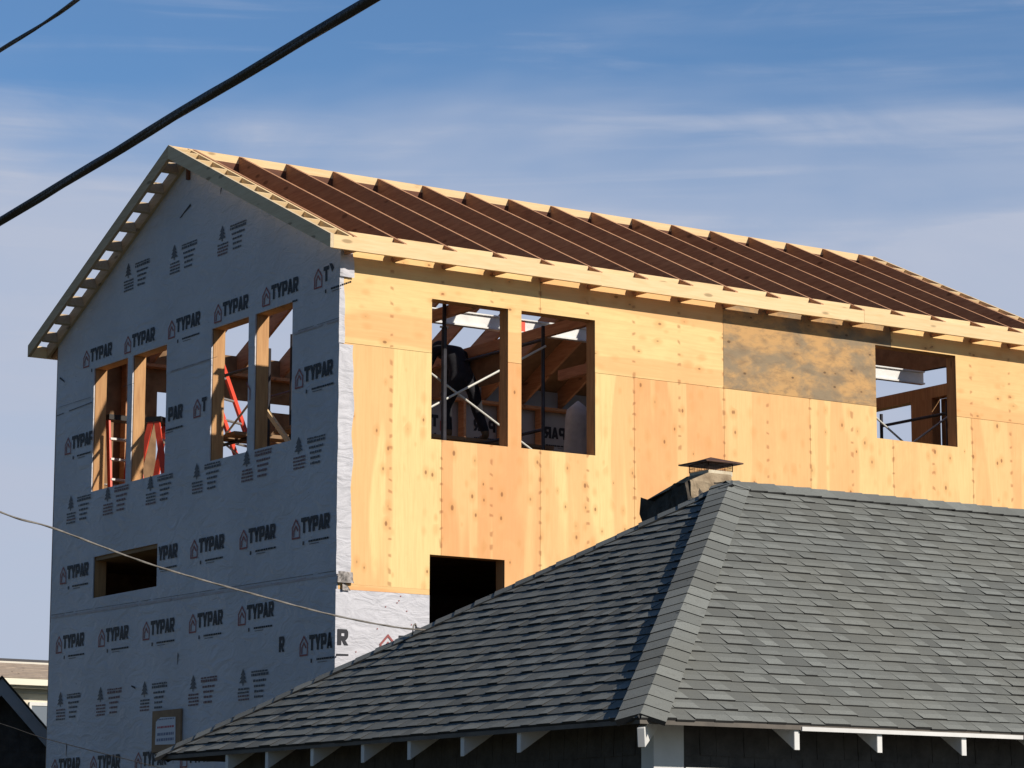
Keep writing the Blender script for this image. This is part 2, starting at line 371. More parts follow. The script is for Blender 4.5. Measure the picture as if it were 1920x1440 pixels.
# letter strokes in a unit box (x right, y up), as quads/polys
GL={
 'T':[[(0,.72),(1,.72),(1,1),(0,1)],[(.32,0),(.68,0),(.68,.72),(.32,.72)]],
 'Y':[[(0,1),(.36,1),(.68,.36),(.32,.36)],[(.66,1),(1,1),(.68,.36),(.42,.50)],[(.32,0),(.68,0),(.68,.36),(.32,.36)]],
 'P':[[(0,0),(.36,0),(.36,1),(0,1)],[(.36,.76),(.66,.76),(.85,1),(.36,1)],[(.66,.76),(.66,.54),(.98,.45),(1,.6),(1,.85),(.85,1)],[(.36,.28),(.85,.28),(.98,.45),(.66,.54),(.36,.54)]],
 'A':[[(0,0),(.33,0),(.64,1),(.33,1)],[(.67,0),(1,0),(.68,1),(.42,.8)],[(.25,.14),(.76,.14),(.70,.40),(.34,.40)]],
 'R':[[(0,0),(.36,0),(.36,1),(0,1)],[(.36,.76),(.66,.76),(.85,1),(.36,1)],[(.66,.76),(.66,.57),(.97,.48),(1,.62),(1,.85),(.85,1)],[(.36,.32),(.80,.32),(.97,.48),(.66,.57),(.36,.57)],[(.40,.32),(.72,.32),(1.02,0),(.64,0)]],
}
LW,LH,LP=.112,.158,.117
def put(add,u,z,txt='*TYPAR-',s=1.0,black=1,red=2,faint=3):
    """add(pts,mi): pts in wall coords where u grows to the viewer's right; * icon, - tag line"""
    if '*' in txt:
        k=.017*s
        def st(a,b):
            a=Vector(a);b=Vector(b);d=(b-a).normalized();n=Vector((-d.y,d.x))*k/2; a=a-d*k*.4; b=b+d*k*.4
            add([(u+(q.x)*s,z+(q.y)*s) for q in (a-n,b-n,b+n,a+n)],red)
        for p in [((0,.11),(.075,.19)),((.075,.19),(.15,.11)),((0,.11),(0,0)),((0,0),(.15,0)),((.15,.11),(.15,0)),((.035,.075),(.075,.125)),((.075,.125),(.115,.075)),((.035,.075),(.035,.02))]: st(*p)
    for i,ch in enumerate('TYPAR'):
        if ch in txt:
            x=u+(.185+i*LP)*s
            for q in GL[ch]: add([(x+p[0]*LW*s,z+(.038+p[1]*LH)*s) for p in q],black)
    if '-' in txt:
        add([(u+p[0]*s,z+p[1]*s) for p in ((.22,-.085),(.245,-.085),(.245,-.045),(.22,-.045))],black)
        x=.34
        rr=random.Random(int(u*100)+int(z*10))
        while x<.74:
            wd=rr.uniform(.02,.05); add([(u+p[0]*s,z+p[1]*s) for p in ((x,-.066),(x+wd,-.066),(x+wd,-.046),(x,-.046))],black); x+=wd+.006
        add([(u+p[0]*s,z+p[1]*s) for p in ((.36,-.09),(.55,-.09),(.55,-.083),(.36,-.083))],faint)
cnt=[0]
def gadd(y0):
    def f(pts,mi):
        cnt[0]+=1
        gpoly([(-u,z) for u,z in pts],mi,.004+(cnt[0]%7)*.0003)
    return f
ga=gadd(0)
P_=1.1215
for y in (6.04,4.93,3.82,2.71,1.62): put(ga,-y,7.585)
put(ga,-.515,7.585,'*T-'); 
for q in [((.06,.1),(.0,.2),(.06,.19),(.10,.14))]: gpoly([(.515-.30-p[0],7.6+p[1]) for p in q],1)
put(ga,-6.49,6.60,'*TYPAR-'); put(ga,-4.20,6.60,'PAR-'); put(ga,-3.16,6.60,'*T'); put(ga,-2.02,6.62,'*'); put(ga,-.885,6.60)
put(ga,-6.52,5.055); put(ga,-4.25,5.055,'YPAR-'); put(ga,-3.16,5.05); put(ga,-2.03,5.045); put(ga,-.905,5.04)
for y in (6.58,5.42,4.28,3.155,2.035): put(ga,-y,4.24)
put(ga,-1.80,3.86,'R'); put(ga,-.705,3.835,'*TYP-')
# the A falls on the corner
for q in GL['A']: gpoly([(.705-(.185+3*LP)-p[0]*LW,3.835+.038+p[1]*LH) for p in q],1)
for y in (6.6,5.55,4.4,3.3,2.2): put(ga,-y,2.80)
# small notices: tree, two text columns
def notice(y,z,seed,faded=False):
    rr=random.Random(seed); ink=3 if not faded else 4
    def rect(u0,z0,u1,z1,mi): ga([(-y+u0,z+z0),(-y+u1,z+z0),(-y+u1,z+z1),(-y+u0,z+z1)],mi)
    for k,(w_,zb,zt_) in enumerate([(.085,.17,.235),(.07,.21,.275),(.05,.25,.32)]):
        ga([(-y+.11-w_,z+zb),(-y+.11+w_,z+zb),(-y+.11,z+zt_)],3)
    rect(.1,.14,.12,.175,3)
    def line(u0,u1,zb,h,mi):
        u=u0
        while u<u1-.01:
            wd=rr.uniform(.018,.06); e=min(u+wd,u1); rect(u,zb,e,zb+h*rr.uniform(.8,1.),mi); u=e+rr.uniform(.004,.012)
    for k in range(4): line(0+rr.uniform(0,.015),.25,.095-k*.036,.022,4 if rr.random()<.5 or faded else 3)
    line(.29,.66,.225,.03,ink); line(.29,.66,.262,.02,ink)
    for k,(a,b) in enumerate([(.33,.62),(.35,.58),(.36,.56),(.36,.55)]): line(a,b,.165-k*.055,.026,ink); 
for i,y in enumerate((5.0,3.83,2.68)): notice(y,8.33,i+1)
for i,y in enumerate((6.4,5.40,4.30,3.17,2.03,.91)): notice(y,5.765,i+11,i in(1,4))
for i,y in enumerate((6.53,5.45,4.32,3.15,2.02)): notice(y,3.46,i+31,i in(1,3))
for i,y in enumerate((6.1,5.0,3.9)): notice(y,2.2,i+51)
# lap seams
rs=random.Random(3)
def seam(y0,y1,z0,z1,h,mi,gap=.12):
    y=y0
    while y<y1:
        l=rs.uniform(.15,.5); e=min(y+l,y1); f=lambda q: z0+(z1-z0)*(q-y0)/(y1-y0)
        gpoly([(y,f(y)),(e,f(e)),(e,f(e)+h*rs.uniform(.6,1)),(y,f(y)+h*rs.uniform(.6,1))],mi,.0045); y=e+ (rs.uniform(0,gap) if rs.random()<.4 else 0)
seam(.0,6.75,4.585,4.66,.03,5,.04); seam(0,6.75,4.632,4.70,.006,3,.1)
seam(0,.93,7.17,7.17,.022,5,.2); seam(2.82,3.82,7.19,7.19,.02,5,.2); seam(5.78,6.77,7.13,7.10,.012,3,.2)
seam(0,6.75,7.197,7.2,.005,3,.3)
# small staples, scuffs and tears
for k in range(150):
    y=rs.uniform(.1,6.7); z=rs.uniform(3.0,9.2)
    if z>gtop(y)-.12: continue
    a=rs.uniform(0,3.14); l=rs.uniform(.006,.014); gpoly([(y,z),(y+l*math.cos(a),z+l*math.sin(a)),(y+.006,z+.012)],3,.005)
for (y,z,dy,dz) in [(3.33,9.02,.28,.10),(3.45,3.05,.02,.22),(4.43,3.70,.12,-.04),(6.2,3.15,.015,.14),(6.45,2.9,.01,.12),(3.4,4.02,.02,.12),(2.6,9.1,.03,.1),(1.9,8.9,.05,.07),(6.55,7.48,.16,-.08)]:
    gpoly([(y,z),(y+dy,z-dz*.9),(y+dy*.8+.012,z-dz+.01),(y+.02,z+.03)],1,.005)
gable=gw.build('gable_wall',[WRAP,INK,INKR,INKF,INKFR,SEAM],house)

# ---- front wall (faces -Y): plywood sheets
H1=(1.0917,2.0339,6.054,7.518); H2=(2.2009,3.1487,6.054,7.518); H3=(7.08,8.31,6.585,7.667); H4=(1.084,1.996,3.4,4.866)
PH=[H1,H2,H3,H4]
fw=MB(); ZS=6.948; ZB=4.508; G=.0022
rowtop=[(0,2.44),(2.44,4.88),(4.88,7.32),(7.32,9.76)]
def clip_cells(u0,u1,z0,z1,holes):
    return wall_cells(u0,u1,z0,lambda u:z1,[(max(h[0],u0),min(h[1],u1),max(h[2],z0),min(h[3],z1)) for h in holes if h[0]<u1 and h[1]>u0 and h[2]<z1 and h[3]>z0])
def sheet(u0,u1,z0,z1,at,mi=0,y0=-.0125):
    for a,b,c,d,e in clip_cells(u0,u1,z0,z1,PH):
        fw.prism([(a,y0,c),(b,y0,c),(b,y0,d),(a,y0,d)],[(a,0,c),(b,0,c),(b,0,d),(a,0,d)],mi,at)
for i,(a,b) in enumerate(rowtop):
    if i==0:
        sheet(a+.012,b-G,ZS+G,8.02,(.22,.31,1,0))
    elif i==3: sheet(a+G,L,ZS+G,8.02,(.42,.77,1,0))
    else: sheet(a+G,b-G,ZS+G,8.02,[(.0,.0,0,0),(.12,.53,1,0),(.5,.9,1,1)][i])
tones=[.0,.95,.08,.9,.72,.30,.55,.75]
for i in range(8):
    a,b=1.22*i,1.22*(i+1)
    sheet(a+(G if i else .012),b-G,ZB,ZS-G,(tones[i],.13+.17*i,0,0))
# strip below and house wrap on the lower storeys
sheet(.012,1.8,ZB-.055,ZB-.001,(.8,.2,1,0),0,-.012)
fwm=[PLY,WRAP,INK,INKR,INKF]
for a,b,c,d,e in clip_cells(-.012,L,0,ZB-.057,PH): fw.prism([(a,-.014,c),(b,-.014,c),(b,-.014,d),(a,-.014,d)],[(a,0,c),(b,0,c),(b,0,d),(a,0,d)],1)
def fadd(pts,mi):
    cnt[0]+=1; yy=-.018-(cnt[0]%7)*.0003
    fw.poly([(u,yy,z) for u,z in pts],mi+1 if mi in (1,2,3) else 4)
for q in GL['R']: fadd([(.012+p[0]*LW*1.1,3.86+.038+p[1]*LH) for p in q],1)
fadd([(0.0,3.79),(.14,3.795),(.14,3.812),(0.0,3.81)],1)
put(fadd,.51,3.80,s=1.15)
put(fadd,3.2,3.80,s=1.15); put(fadd,5.4,3.80,s=1.15)
for k in range(12):
    u=rs.uniform(.05,1.05); z=rs.uniform(3.7,4.42); fadd([(u,z),(u+.012,z),(u+.012,z+.012),(u,z+.012)],2)
front=fw.build('front_wall',fwm,house)

# solid backing behind the sheets (so the joints read dark), studs
bw=MB()
for a,b,z0,ta,tb in wall_cells(.02,L,0,lambda u:8.0,PH): bw.box((a,.002,z0),(b,.008,ta))
bw.build('wall_backing',OSB,house)
gb=MB()
for a,b,z0,ta,tb in wall_cells(.15,W-.15,0,lambda y:gtop(y)-.02,GH,extra_u=(YR,)): gb.prism([(.018,a,z0),(.018,b,z0),(.018,b,tb),(.018,a,ta)],[(.026,a,z0),(.026,b,z0),(.026,b,tb),(.026,a,ta)])
gb.build('gable_backing',OSB,house)

def stud_set(axis, positions, holes, z0, z1, off, name='stud', mt_=None):
    """studs along a wall; axis 'x' (front/back) or 'y' (gables)"""
    mt_=mt_ or STUD
    proto=None
    for p in positions:
        segs=[(z0,z1(p) if callable(z1) else z1)]
        for h in holes:
            if h[0]-.02<p<h[1]+.02:
                ns_=[]
                for s0,s1 in segs:
                    if h[3]+.18<=s0 or h[2]-.04>=s1: ns_.append((s0,s1)); continue
                    if h[2]>s0 and h[2]-.04-s0>.1: ns_.append((s0,min(s1,h[2]-.04)))
                    if h[3]<s1 and s1-(h[3]+.18)>.1: ns_.append((h[3]+.18,s1))
                segs=ns_
        for s0,s1 in segs:
            b=MB()
            if axis=='x': b.box((p-.019,off,s0),(p+.019,off+.135,s1))
            else: b.box((off,p-.019,s0),(off+.135,p+.019,s1))
            b.build(name,mt_,house)
ZD=5.48
stud_set('x',[.25+.61*i for i in range(16)],PH,ZD+.04,7.81,.012)
stud_set('y',[.3+.61*i for i in range(11)],GH,ZD+.04,lambda y:gtop(y)-.1,.03)

def window_buck(axis,h,off,dep,mat_,cop=.038):
    """rough opening framing: jambs, header, sill – one part, four boards as sub-parts"""
    a,b,z0,z1=h; fr=None
    defs=[('jamb',(a-cop+.001,z0-.0,a+.001,z1)),('jamb',(b-.001,z0,b+cop-.001,z1)),('header',(a-cop,z1-.001,b+cop,z1+.17)),('sill',(a-cop,z0-cop,b+cop,z0+.001))]
    for i,(n,(u0,q0,u1,q1)) in enumerate(defs):
        mb=MB()
        if axis=='x': mb.box((u0,off,q0),(u1,off+dep,q1))
        else: mb.box((off,u0,q0),(off+dep,u1,q1))
        if i==0:
            fr=mb.build('window_opening',mat_,house)
        else: mb.build(n,mat_,fr)
for h in (H1,H2,H3,H4): window_buck('x',h,.009,.14,STUD)
for h in (A_,B_,C_,D_,E_): window_buck('y',h,.027,.14,STUD)

# wall plates
pl=MB(); pl.box((.02,.01,7.812),(L,.15,7.85)); pl.build('top_plate',STUD,house)
pl=MB(); pl.box((.02,W-.15,7.812),(L,W-.01,7.85)); pl.build('top_plate',RAFT,house)

# ---- back wall and far gable
BH=[(1.34,2.65,6.06,7.53),(2.83,3.5,7.42,7.53)]
bk=MB()
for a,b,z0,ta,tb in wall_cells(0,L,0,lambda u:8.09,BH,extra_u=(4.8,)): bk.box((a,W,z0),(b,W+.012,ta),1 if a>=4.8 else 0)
cn=[0]
def badd(pts,mi):
    cn[0]+=1; bk.poly([(9.6-u,W-.004-(cn[0]%7)*.0003,z) for u,z in pts],{1:2,2:3,3:4}.get(mi,4))
for u in (.6,1.73,2.86,3.99): put(badd,u,7.42); put(badd,u+.3,6.5)
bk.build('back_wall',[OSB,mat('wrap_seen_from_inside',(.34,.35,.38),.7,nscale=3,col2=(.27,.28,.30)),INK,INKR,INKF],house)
stud_set('x',[.25+.61*i for i in range(16)],BH,ZD+.04,7.81,W-.16,mt_=RAFT)
fg=MB()
for a,b,z0,ta,tb in wall_cells(4.3,W,0,lambda y:ztop(y)-.27,[],): fg.prism([(L,a,z0),(L,b,z0),(L,b,tb),(L,a,ta)],[(L-.014,a,z0),(L-.014,b,z0),(L-.014,b,tb),(L-.014,a,ta)])
fg.box((L-.014,0,0),(L,4.3,6.0)); fg.box((L-.014,0,6.0),(L,1.86,7.55))
for a,b,z0,ta,tb in wall_cells(.1,4.29,7.93,lambda y:ztop(y)-.27,[],extra_u=(YR,)): fg.prism([(L,a,z0+.1*(a>2)),(L,b,z0+.05),(L,b,tb),(L,a,ta)],[(L-.014,a,z0+.1*(a>2)),(L-.014,b,z0+.05),(L-.014,b,tb),(L-.014,a,ta)])
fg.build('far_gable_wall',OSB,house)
for (y0,y1,z0,z1) in [(1.87,2.26,ZD,7.55),(.0,.25,ZD,7.85),(.62,.66,ZD,7.55),(1.2,1.24,ZD,7.55)]:
    b=MB(); b.box((L-.16,y0,z0),(L-.02,y1,z1)); b.build('post',STUD,house)
b=MB(); b.box((L-.16,.0,7.55),(L-.02,W,7.70)); b.build('header',STUD,house)

# ---- decks
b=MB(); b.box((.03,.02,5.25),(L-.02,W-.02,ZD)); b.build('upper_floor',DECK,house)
b=MB(); b.box((.03,.02,2.6),(L-.02,W-.02,2.85)); b.build('lower_floor',DECK,house)

# ---- roof framing
def rafter_mb(side,x0,x1,dep=.262,yi=None):
    """profile in YZ; side 0 front, 1 back"""
    ye=-OV+.038
    top=[(ye,ztop(ye)),(YR-.023,ztop(YR-.023))]
    bot=[(YR-.023,ztop(YR-.023)-dep),(0.0,ztop(0)-dep),(ye,max(ztop(ye)-dep,7.845))]
    if dep<.2: bot=[(YR-.023,ztop(YR-.023)-dep),(ye,ztop(ye)-dep)]
    pr_=top+bot
    if side: pr_=[(W-y,z) for y,z in pr_]
    b=MB(); b.prism([(x0,y,z) for y,z in pr_],[(x1,y,z) for y,z in pr_]); return b
for side in (0,1):
    proto=rafter_mb(side,-.019,.019).build('rafter',RAFT,house)
    proto.location=Vector(proto.location)+Vector((.04,0,0))
    for i in range(1,17):
        c=copy_part(proto,(.61*i-.02+ (random.uniform(-.006,.006)),0,0),house)
for side in (0,1):
    rafter_mb(side,-.040,-.002,.155).build('gable_rafter',SPFY if side else SPF,house)  # front slope takes the paler lumber, its sunlit look painted in
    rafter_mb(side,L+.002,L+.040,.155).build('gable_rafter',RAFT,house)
for i in range(16):
    b=MB(); b.box((.61*i+.045,-.036,7.965),(.61*(i+1)-.006+.0,-.0135,8.095)); b.build('blocking',SPF,house)
b=MB(); b.box((-.236,YR-.0225,ZR-.095),(L+.24,YR+.0225,ZR-.008)); b.build('ridge_board',SPF,house)
b=MB(); b.box((-.035,YR-.0225,ZR-.36),(L+.035,YR+.0225,ZR-.0955)); b.build('shade_ridge_beam',RIDGE_SHADE,house)  # added beam, its dark colour carries the shade below the ridge board
def slope_panel(x0,x1,ya,yb):
    b=MB(); f=lambda y,h: (W-y,ztop(y)+h)
    q=[f(ya,.001),f(yb,.001),f(yb,.013),f(ya,.013)]
    b.prism([(x0,p[0],p[1]) for p in q],[(x1,p[0],p[1]) for p in q]); b.build('roof_sheathing',OSB,house)
slope_panel(4.6,6.2,-.27,.52); slope_panel(6.203,8.6,-.27,1.75); slope_panel(8.603,L+.23,-.27,1.1)
# lookouts, on edge across the rake overhang
tl=math.hypot(1,SL)
def lookout(x0,x1,side,s):
    y=s/tl; z=ztop(YR-y); d=Vector((0,-1,-SL)).normalized(); n=Vector((0,-SL,1)).normalized()
    c=Vector((0,YR-y,z)); q=[c-d*.019,c+d*.019,c+d*.019-n*.138,c-d*.019-n*.138]
    q=[p-n*.002 for p in q]
    if side: q=[Vector((0,W-p.y,p.z)) for p in q]
    b=MB(); b.prism([(x0,p.y,p.z) for p in q],[(x1,p.y,p.z) for p in q]); b.build('lookout',SPFY if side else SPF,house)  # front lookouts paler than the back ones, sunlight carried by the colour
ns_=[.10]+[.30+.381*i for i in range(10)]
for side in (0,1):
    for s in ns_: lookout(-.236,-.041,side,s)
    for s in ns_[1:]: lookout(L+.041,L+.236,side,s)
# barge boards
def barge(x0,x1,side,mt):
    ye=-OV
    pr_=[(ye,ztop(ye)+.002),(YR,ztop(YR)+.002),(YR,ztop(YR)-.155),(ye,ztop(ye)-.14)]
    if side: pr_=[(W-y,z) for y,z in pr_]
    b=MB(); b.prism([(x0,y,z) for y,z in pr_],[(x1,y,z) for y,z in pr_]); return b.build('barge_board',mt,house)
for side in (0,1):
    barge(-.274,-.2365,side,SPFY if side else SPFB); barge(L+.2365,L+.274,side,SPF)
# eave fascia in several lengths
def fascia(y0,y1,parts):
    for (a,b_,dz,dy) in parts:
        b=MB(); b.box((a,y0+dy,ZF-.14+dz),(b_,y1+dy,ZF+dz)); b.build('fascia_board',SPF,house)
fascia(-OV,-OV+.0375,[(-.2355,3.05,0,0),(3.052,6.7,-.004,.002),(6.702,L+.2355,0,0)])
fascia(W+OV-.0375,W+OV,[(-.2355,4.8,0,0),(4.802,L+.2355,0,0)])
# a rag of wrap on the sub fascia, strip of wrap at the corner
def crumple(name,u0,u1,z0,z1,axis,off,nu,nv,amp,mt,edge=0,seed=1,drop=.004):
    b=MB(); P=[]
    for j in range(nv+1):
        for i in range(nu+1):
            u=u0+(u1-u0)*i/nu; z=z0+(z1-z0)*j/nv
            if i==nu: u+=edge*noise.noise(Vector((seed,z*3.1,0)))
            d=off-drop-abs(noise.noise(Vector((u*9,z*4,seed))))*amp-.4*amp*abs(noise.noise(Vector((u*25,z*14,seed))))
            P.append((u,d,z) if axis=='y' else (d,u,z))
    for j in range(nv):
        for i in range(nu):
            k=j*(nu+1)+i; b.poly([P[k],P[k+1],P[k+nu+2],P[k+nu+1]])
    o=b.build(name,mt,house,smooth=True,merge=True)
    return o
WR2=WRAP
crumple('wrap_flap',-.016,.155,4.60,6.93,'y',-.0145,8,50,.018,WR2,.035,2.3)
crumple('wrap_flap',-.016,.05,6.94,7.64,'y',-.0145,3,20,.015,WR2,.03,5.1)
crumple('wrap_flap',-.02,.12,7.62,7.99,'y',-.03,8,24,.03,WRAP,.07,9.7)
# torn dirty tape bunched at the foot of the corner strip
TAPE=mat('dirty_tape',(.05,.045,.045),.8,nscale=26,col2=(.50,.47,.46))
crumple('torn_tape',-.018,.135,4.515,4.625,'y',-.030,16,12,.06,TAPE,.12,3.7)
crumple('torn_tape',.05,.10,4.44,4.53,'y',-.022,6,8,.03,TAPE,.2,8.1)

# white beam, interior ceiling joists
b=MB(); b.box((1.5,1.96,7.735),(9.6,2.04,7.755)); b.box((1.5,1.99,7.755),(9.6,2.005,7.885)); b.box((1.5,1.96,7.885),(9.6,2.04,7.90)); bm_=b.build('steel_beam',WHB,house)
b=MB(); b.box((3.50,1.984,7.757),(3.585,1.99,7.883)); b.build('painted_mark',RED,bm_)
for x in (1.7,3.2,4.9,6.5):
    b=MB(); b.box((x-.03,.15,7.50),(x+.03,W-.15,7.62) if x in(3.2,8.2) else (x+.03,3.2,7.62)); b.build('ceiling_joist',RAFT,house)
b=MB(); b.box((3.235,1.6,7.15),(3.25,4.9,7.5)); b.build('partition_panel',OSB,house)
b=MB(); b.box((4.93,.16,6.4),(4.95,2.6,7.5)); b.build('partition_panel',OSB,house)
for (x,y) in [(3.4,4.6),(5.2,4.9),(8.9,3.6)]:
    b=MB(); b.box((x,y,ZD),(x+.09,y+.09,7.9)); b.build('post',STUD,house)

# ================================================================== THINGS IN THE OPEN UPPER FLOOR
def scaffold(label,x0,x1,y0,y1,ztp,braces,plank=None):
    t=thing('scaffold_tower',label,'scaffold',((x0+x1)/2,(y0+y1)/2,ZD),'scaffold towers on the upper floor')
    for x in (x0,x1):
        for y in (y0,y1):
            b=MB(); b.tube([(x,y,ZD),(x,y,ztp)],.021,10); b.tube([(x,y,ZD),(x,y,ZD+.02)],.05,8); b.build('pole',STEEL,t)
        for z in (6.41,ztp-.15):
            b=MB(); b.tube([(x,y0,z),(x,y1,z)],.019,8); b.build('ledger',STEEL,t)
    for a,c in braces:
        b=MB(); b.tube([a,c],.0125,8); b.build('cross_brace',GALV,t)
    if plank:
        for (yy) in plank:
            b=MB(); b.box((x0-.2,yy,6.43),(x1+1.0,yy+.23,6.47)); b.build('plank',DECK,t)
    return t
s1=scaffold('dark pole scaffold with white crossed braces behind the pair of plywood wall windows',.93,2.96,.7,2.65,7.55,
   [((.93,.675,7.20),(2.96,.675,6.08)),((.93,.65,6.20),(2.96,.65,7.32))],(1.95,2.2,2.45))
s2=scaffold('dark pole scaffold behind the single small window beside the weathered plywood sheet',7.0,8.9,.8,2.0,7.30,
   [((7.0,.775,7.444),(8.9,.775,6.29)),((7.0,.75,5.90),(8.9,.75,7.12))])
s3=scaffold('dark pole scaffold with pale braces behind the windows of the wrapped gable wall',.62,1.75,2.6,4.75,7.35,
   [((.60,2.6,7.0),(.60,4.75,5.9)),((.63,2.6,5.9),(.63,4.75,7.0)),((1.73,2.6,7.2),(1.73,4.75,6.1))],(3.0,3.3))
def prop(label,x,y,z1):
    t=thing('shoring_post',label,'post',(x,y,ZD),'shoring posts')
    b=MB(); b.tube([(x,y,ZD+.005),(x,y,z1-.4)],.03,10); b.build('outer_tube',STEEL,t)
    b=MB(); b.tube([(x,y,z1-.4),(x,y,z1)],.022,10); b.build('inner_tube',STEEL,t)
    b=MB(); b.box((x-.06,y-.06,ZD),(x+.06,y+.06,ZD+.005)); b.box((x-.06,y-.06,z1),(x+.06,y+.06,z1+.006)); b.build('end_plate',STEEL,t)
    b=MB(); b.tube([(x-.05,y,z1-.4),(x+.05,y,z1-.4)],.012,8); b.build('pin',GALV,t)
prop('dark shoring post just inside the left one of the paired plywood wall windows',1.64,.62,7.78)
prop('tall shoring post seen in the rightmost window of the wrapped gable wall',.75,1.5,7.85)
# step ladders
def stepladder(label,base,rot,h,n):
    t=thing('stepladder',label,'ladder',(0,0,0),'red stepladders inside the gable windows')
    for s,nm in ((-1,'front'),(1,'rear')):
        for q in (-1,1):
            b=MB(); b.bar((q*.27*1.0,s*.48*h/2,0),(q*.17,s*.04,h),.026,.07,upv=(0,1,0)); b.build('rail',RED,t)
    for k in range(n):
        z=h*(k+1)/(n+1); f=z/h; wd=.27-.10*f; b=MB(); y=-.48*h/2*(1-f)-.04*f
        b.box((-wd,y-.045,z),(wd,y+.045,z+.025)); b.build('step',ALU,t)
    for k in (1,3):
        z=h*k/(n+1); f=z/h; wd=.27-.10*f; y=.48*h/2*(1-f)+.04*f; b=MB(); b.box((-wd,y-.012,z),(wd,y+.012,z+.02)); b.build('rear_brace',ALU,t)
    b=MB(); b.box((-.19,-.10,h),(.19,.10,h+.06)); b.build('top_cap',mat('black_plastic',(.02,.02,.022),.5),t)
    t.location=base; t.rotation_euler=(0,0,rot); return t
stepladder('red stepladder with black top cap behind the leftmost gable window',(.47,6.02,ZD),R(4),1.50,5)
stepladder('red stepladder behind the second gable window from the left',(.74,5.45,ZD),R(35),1.42,5)
# extension ladder leaning, red rails
t=thing('extension_ladder','long red ladder leaning up through the roof behind the third gable window','ladder',(0,0,0))
a0=Vector((1.55,4.15,ZD)); a1=Vector((1.0,5.15,8.25)); sx=Vector((.36,.2,0))
for s in (-.5,.5):
    b=MB(); b.bar(a0+sx*s,a1+sx*s,.03,.085,upv=(1,.6,0)); b.build('rail',RED,t)
for k in range(1,10):
    p=a0.lerp(a1,k/10); b=MB(); b.tube([p-sx*.5,p+sx*.5],.016,8); b.build('rung',ALU,t)
# loose lumber braces near gable windows
for (a,c,lab) in [((.6,2.9,6.9),(.62,1.2,5.5),'pale diagonal wood brace rising behind the third gable window'),((.9,1.0,5.5),(.95,2.05,7.2),'thin pale wood brace crossing the rightmost gable window')]:
    b=MB(); b.bar(a,c,.038,.05); tag(b.build('wood_brace',SPF),lab,'brace')
# paper bag / rolled sheet standing at the right hand window
def sheet_roll():
    b=MB(); n=22; m_=14; P=[]
    cx,cy=3.98,1.5
    for j in range(m_+1):
        f=j/m_; z=ZD+ (6.93-ZD)*f
        for i in range(n+1):
            a=2*math.pi*i/n; r=(.17+.03*noise.noise(Vector((math.cos(a)*2,math.sin(a)*2,z*2))))*(1.05-.12*f)
            dome=1.0 if f<.86 else math.sqrt(max(.003,1-((f-.86)/.14)**2))
            P.append((cx+math.cos(a)*r*dome,cy+math.sin(a)*r*.8*dome,z))
    for j in range(m_):
        for i in range(n):
            k=j*(n+1)+i; b.poly([P[k],P[k+1],P[k+n+2],P[k+n+1]])
    o=b.build('wrap_roll',TARP,smooth=True,merge=True)
    bm=bmesh.new(); bm.from_mesh(o.data); bmesh.ops.remove_doubles(bm,verts=bm.verts,dist=.001); bmesh.ops.holes_fill(bm,edges=bm.edges,sides=0); bm.to_mesh(o.data); bm.free()
    return tag(o,'upright greyish white roll of sheeting in the lower corner of the right paired window','roll')
sheet_roll()

# ---- worker, bent forward on the scaffold planks
def skin_mesh(name, joints, bones, mats, matfn, parent=None, root=0, levels=2):
    me=bpy.data.meshes.new(name); me.from_pydata([j[0] for j in joints],bones,[])
    o=bpy.data.objects.new(name,me); COL.objects.link(o)
    sm=o.modifiers.new('skin','SKIN'); sm.use_smooth_shade=True; sm.branch_smoothing=.4
    for i,j in enumerate(joints):
        r=j[1]; me.skin_vertices[0].data[i].radius=(r,r) if not isinstance(r,tuple) else r
    me.skin_vertices[0].data[root].use_root=True
    ss=o.modifiers.new('sub','SUBSURF'); ss.levels=levels; ss.render_levels=levels
    dg=bpy.context.evaluated_depsgraph_get(); dg.update()
    nm=bpy.data.meshes.new_from_object(o.evaluated_get(dg)); o.modifiers.clear(); o.data=nm; bpy.data.meshes.remove(me); nm.name=name
    nm.materials.clear()
    for m_ in mats: nm.materials.append(m_)
    for p in nm.polygons: p.material_index=matfn(p.center); p.use_smooth=True
    if parent: o.parent=parent; o.matrix_parent_inverse=world_of(parent).inverted()
    return o
SKIN=mat('skin',(.42,.25,.17),.55); BLKC=mat('black_work_clothes',(.012,.013,.018),.85,nscale=12,col2=(.025,.026,.034),bump=.4,bscale=18)
BOOT=mat('tan_work_boot',(.20,.13,.07),.8,nscale=14,col2=(.12,.08,.05)); HAIR=mat('dark_hair',(.012,.01,.009),.7,bump=.6,bscale=60)
px,py,pz=2.88,2.2,6.47
t=thing('person','person in black jacket and trousers bending forward on scaffold planks in the left paired window','person',(px,py,pz))
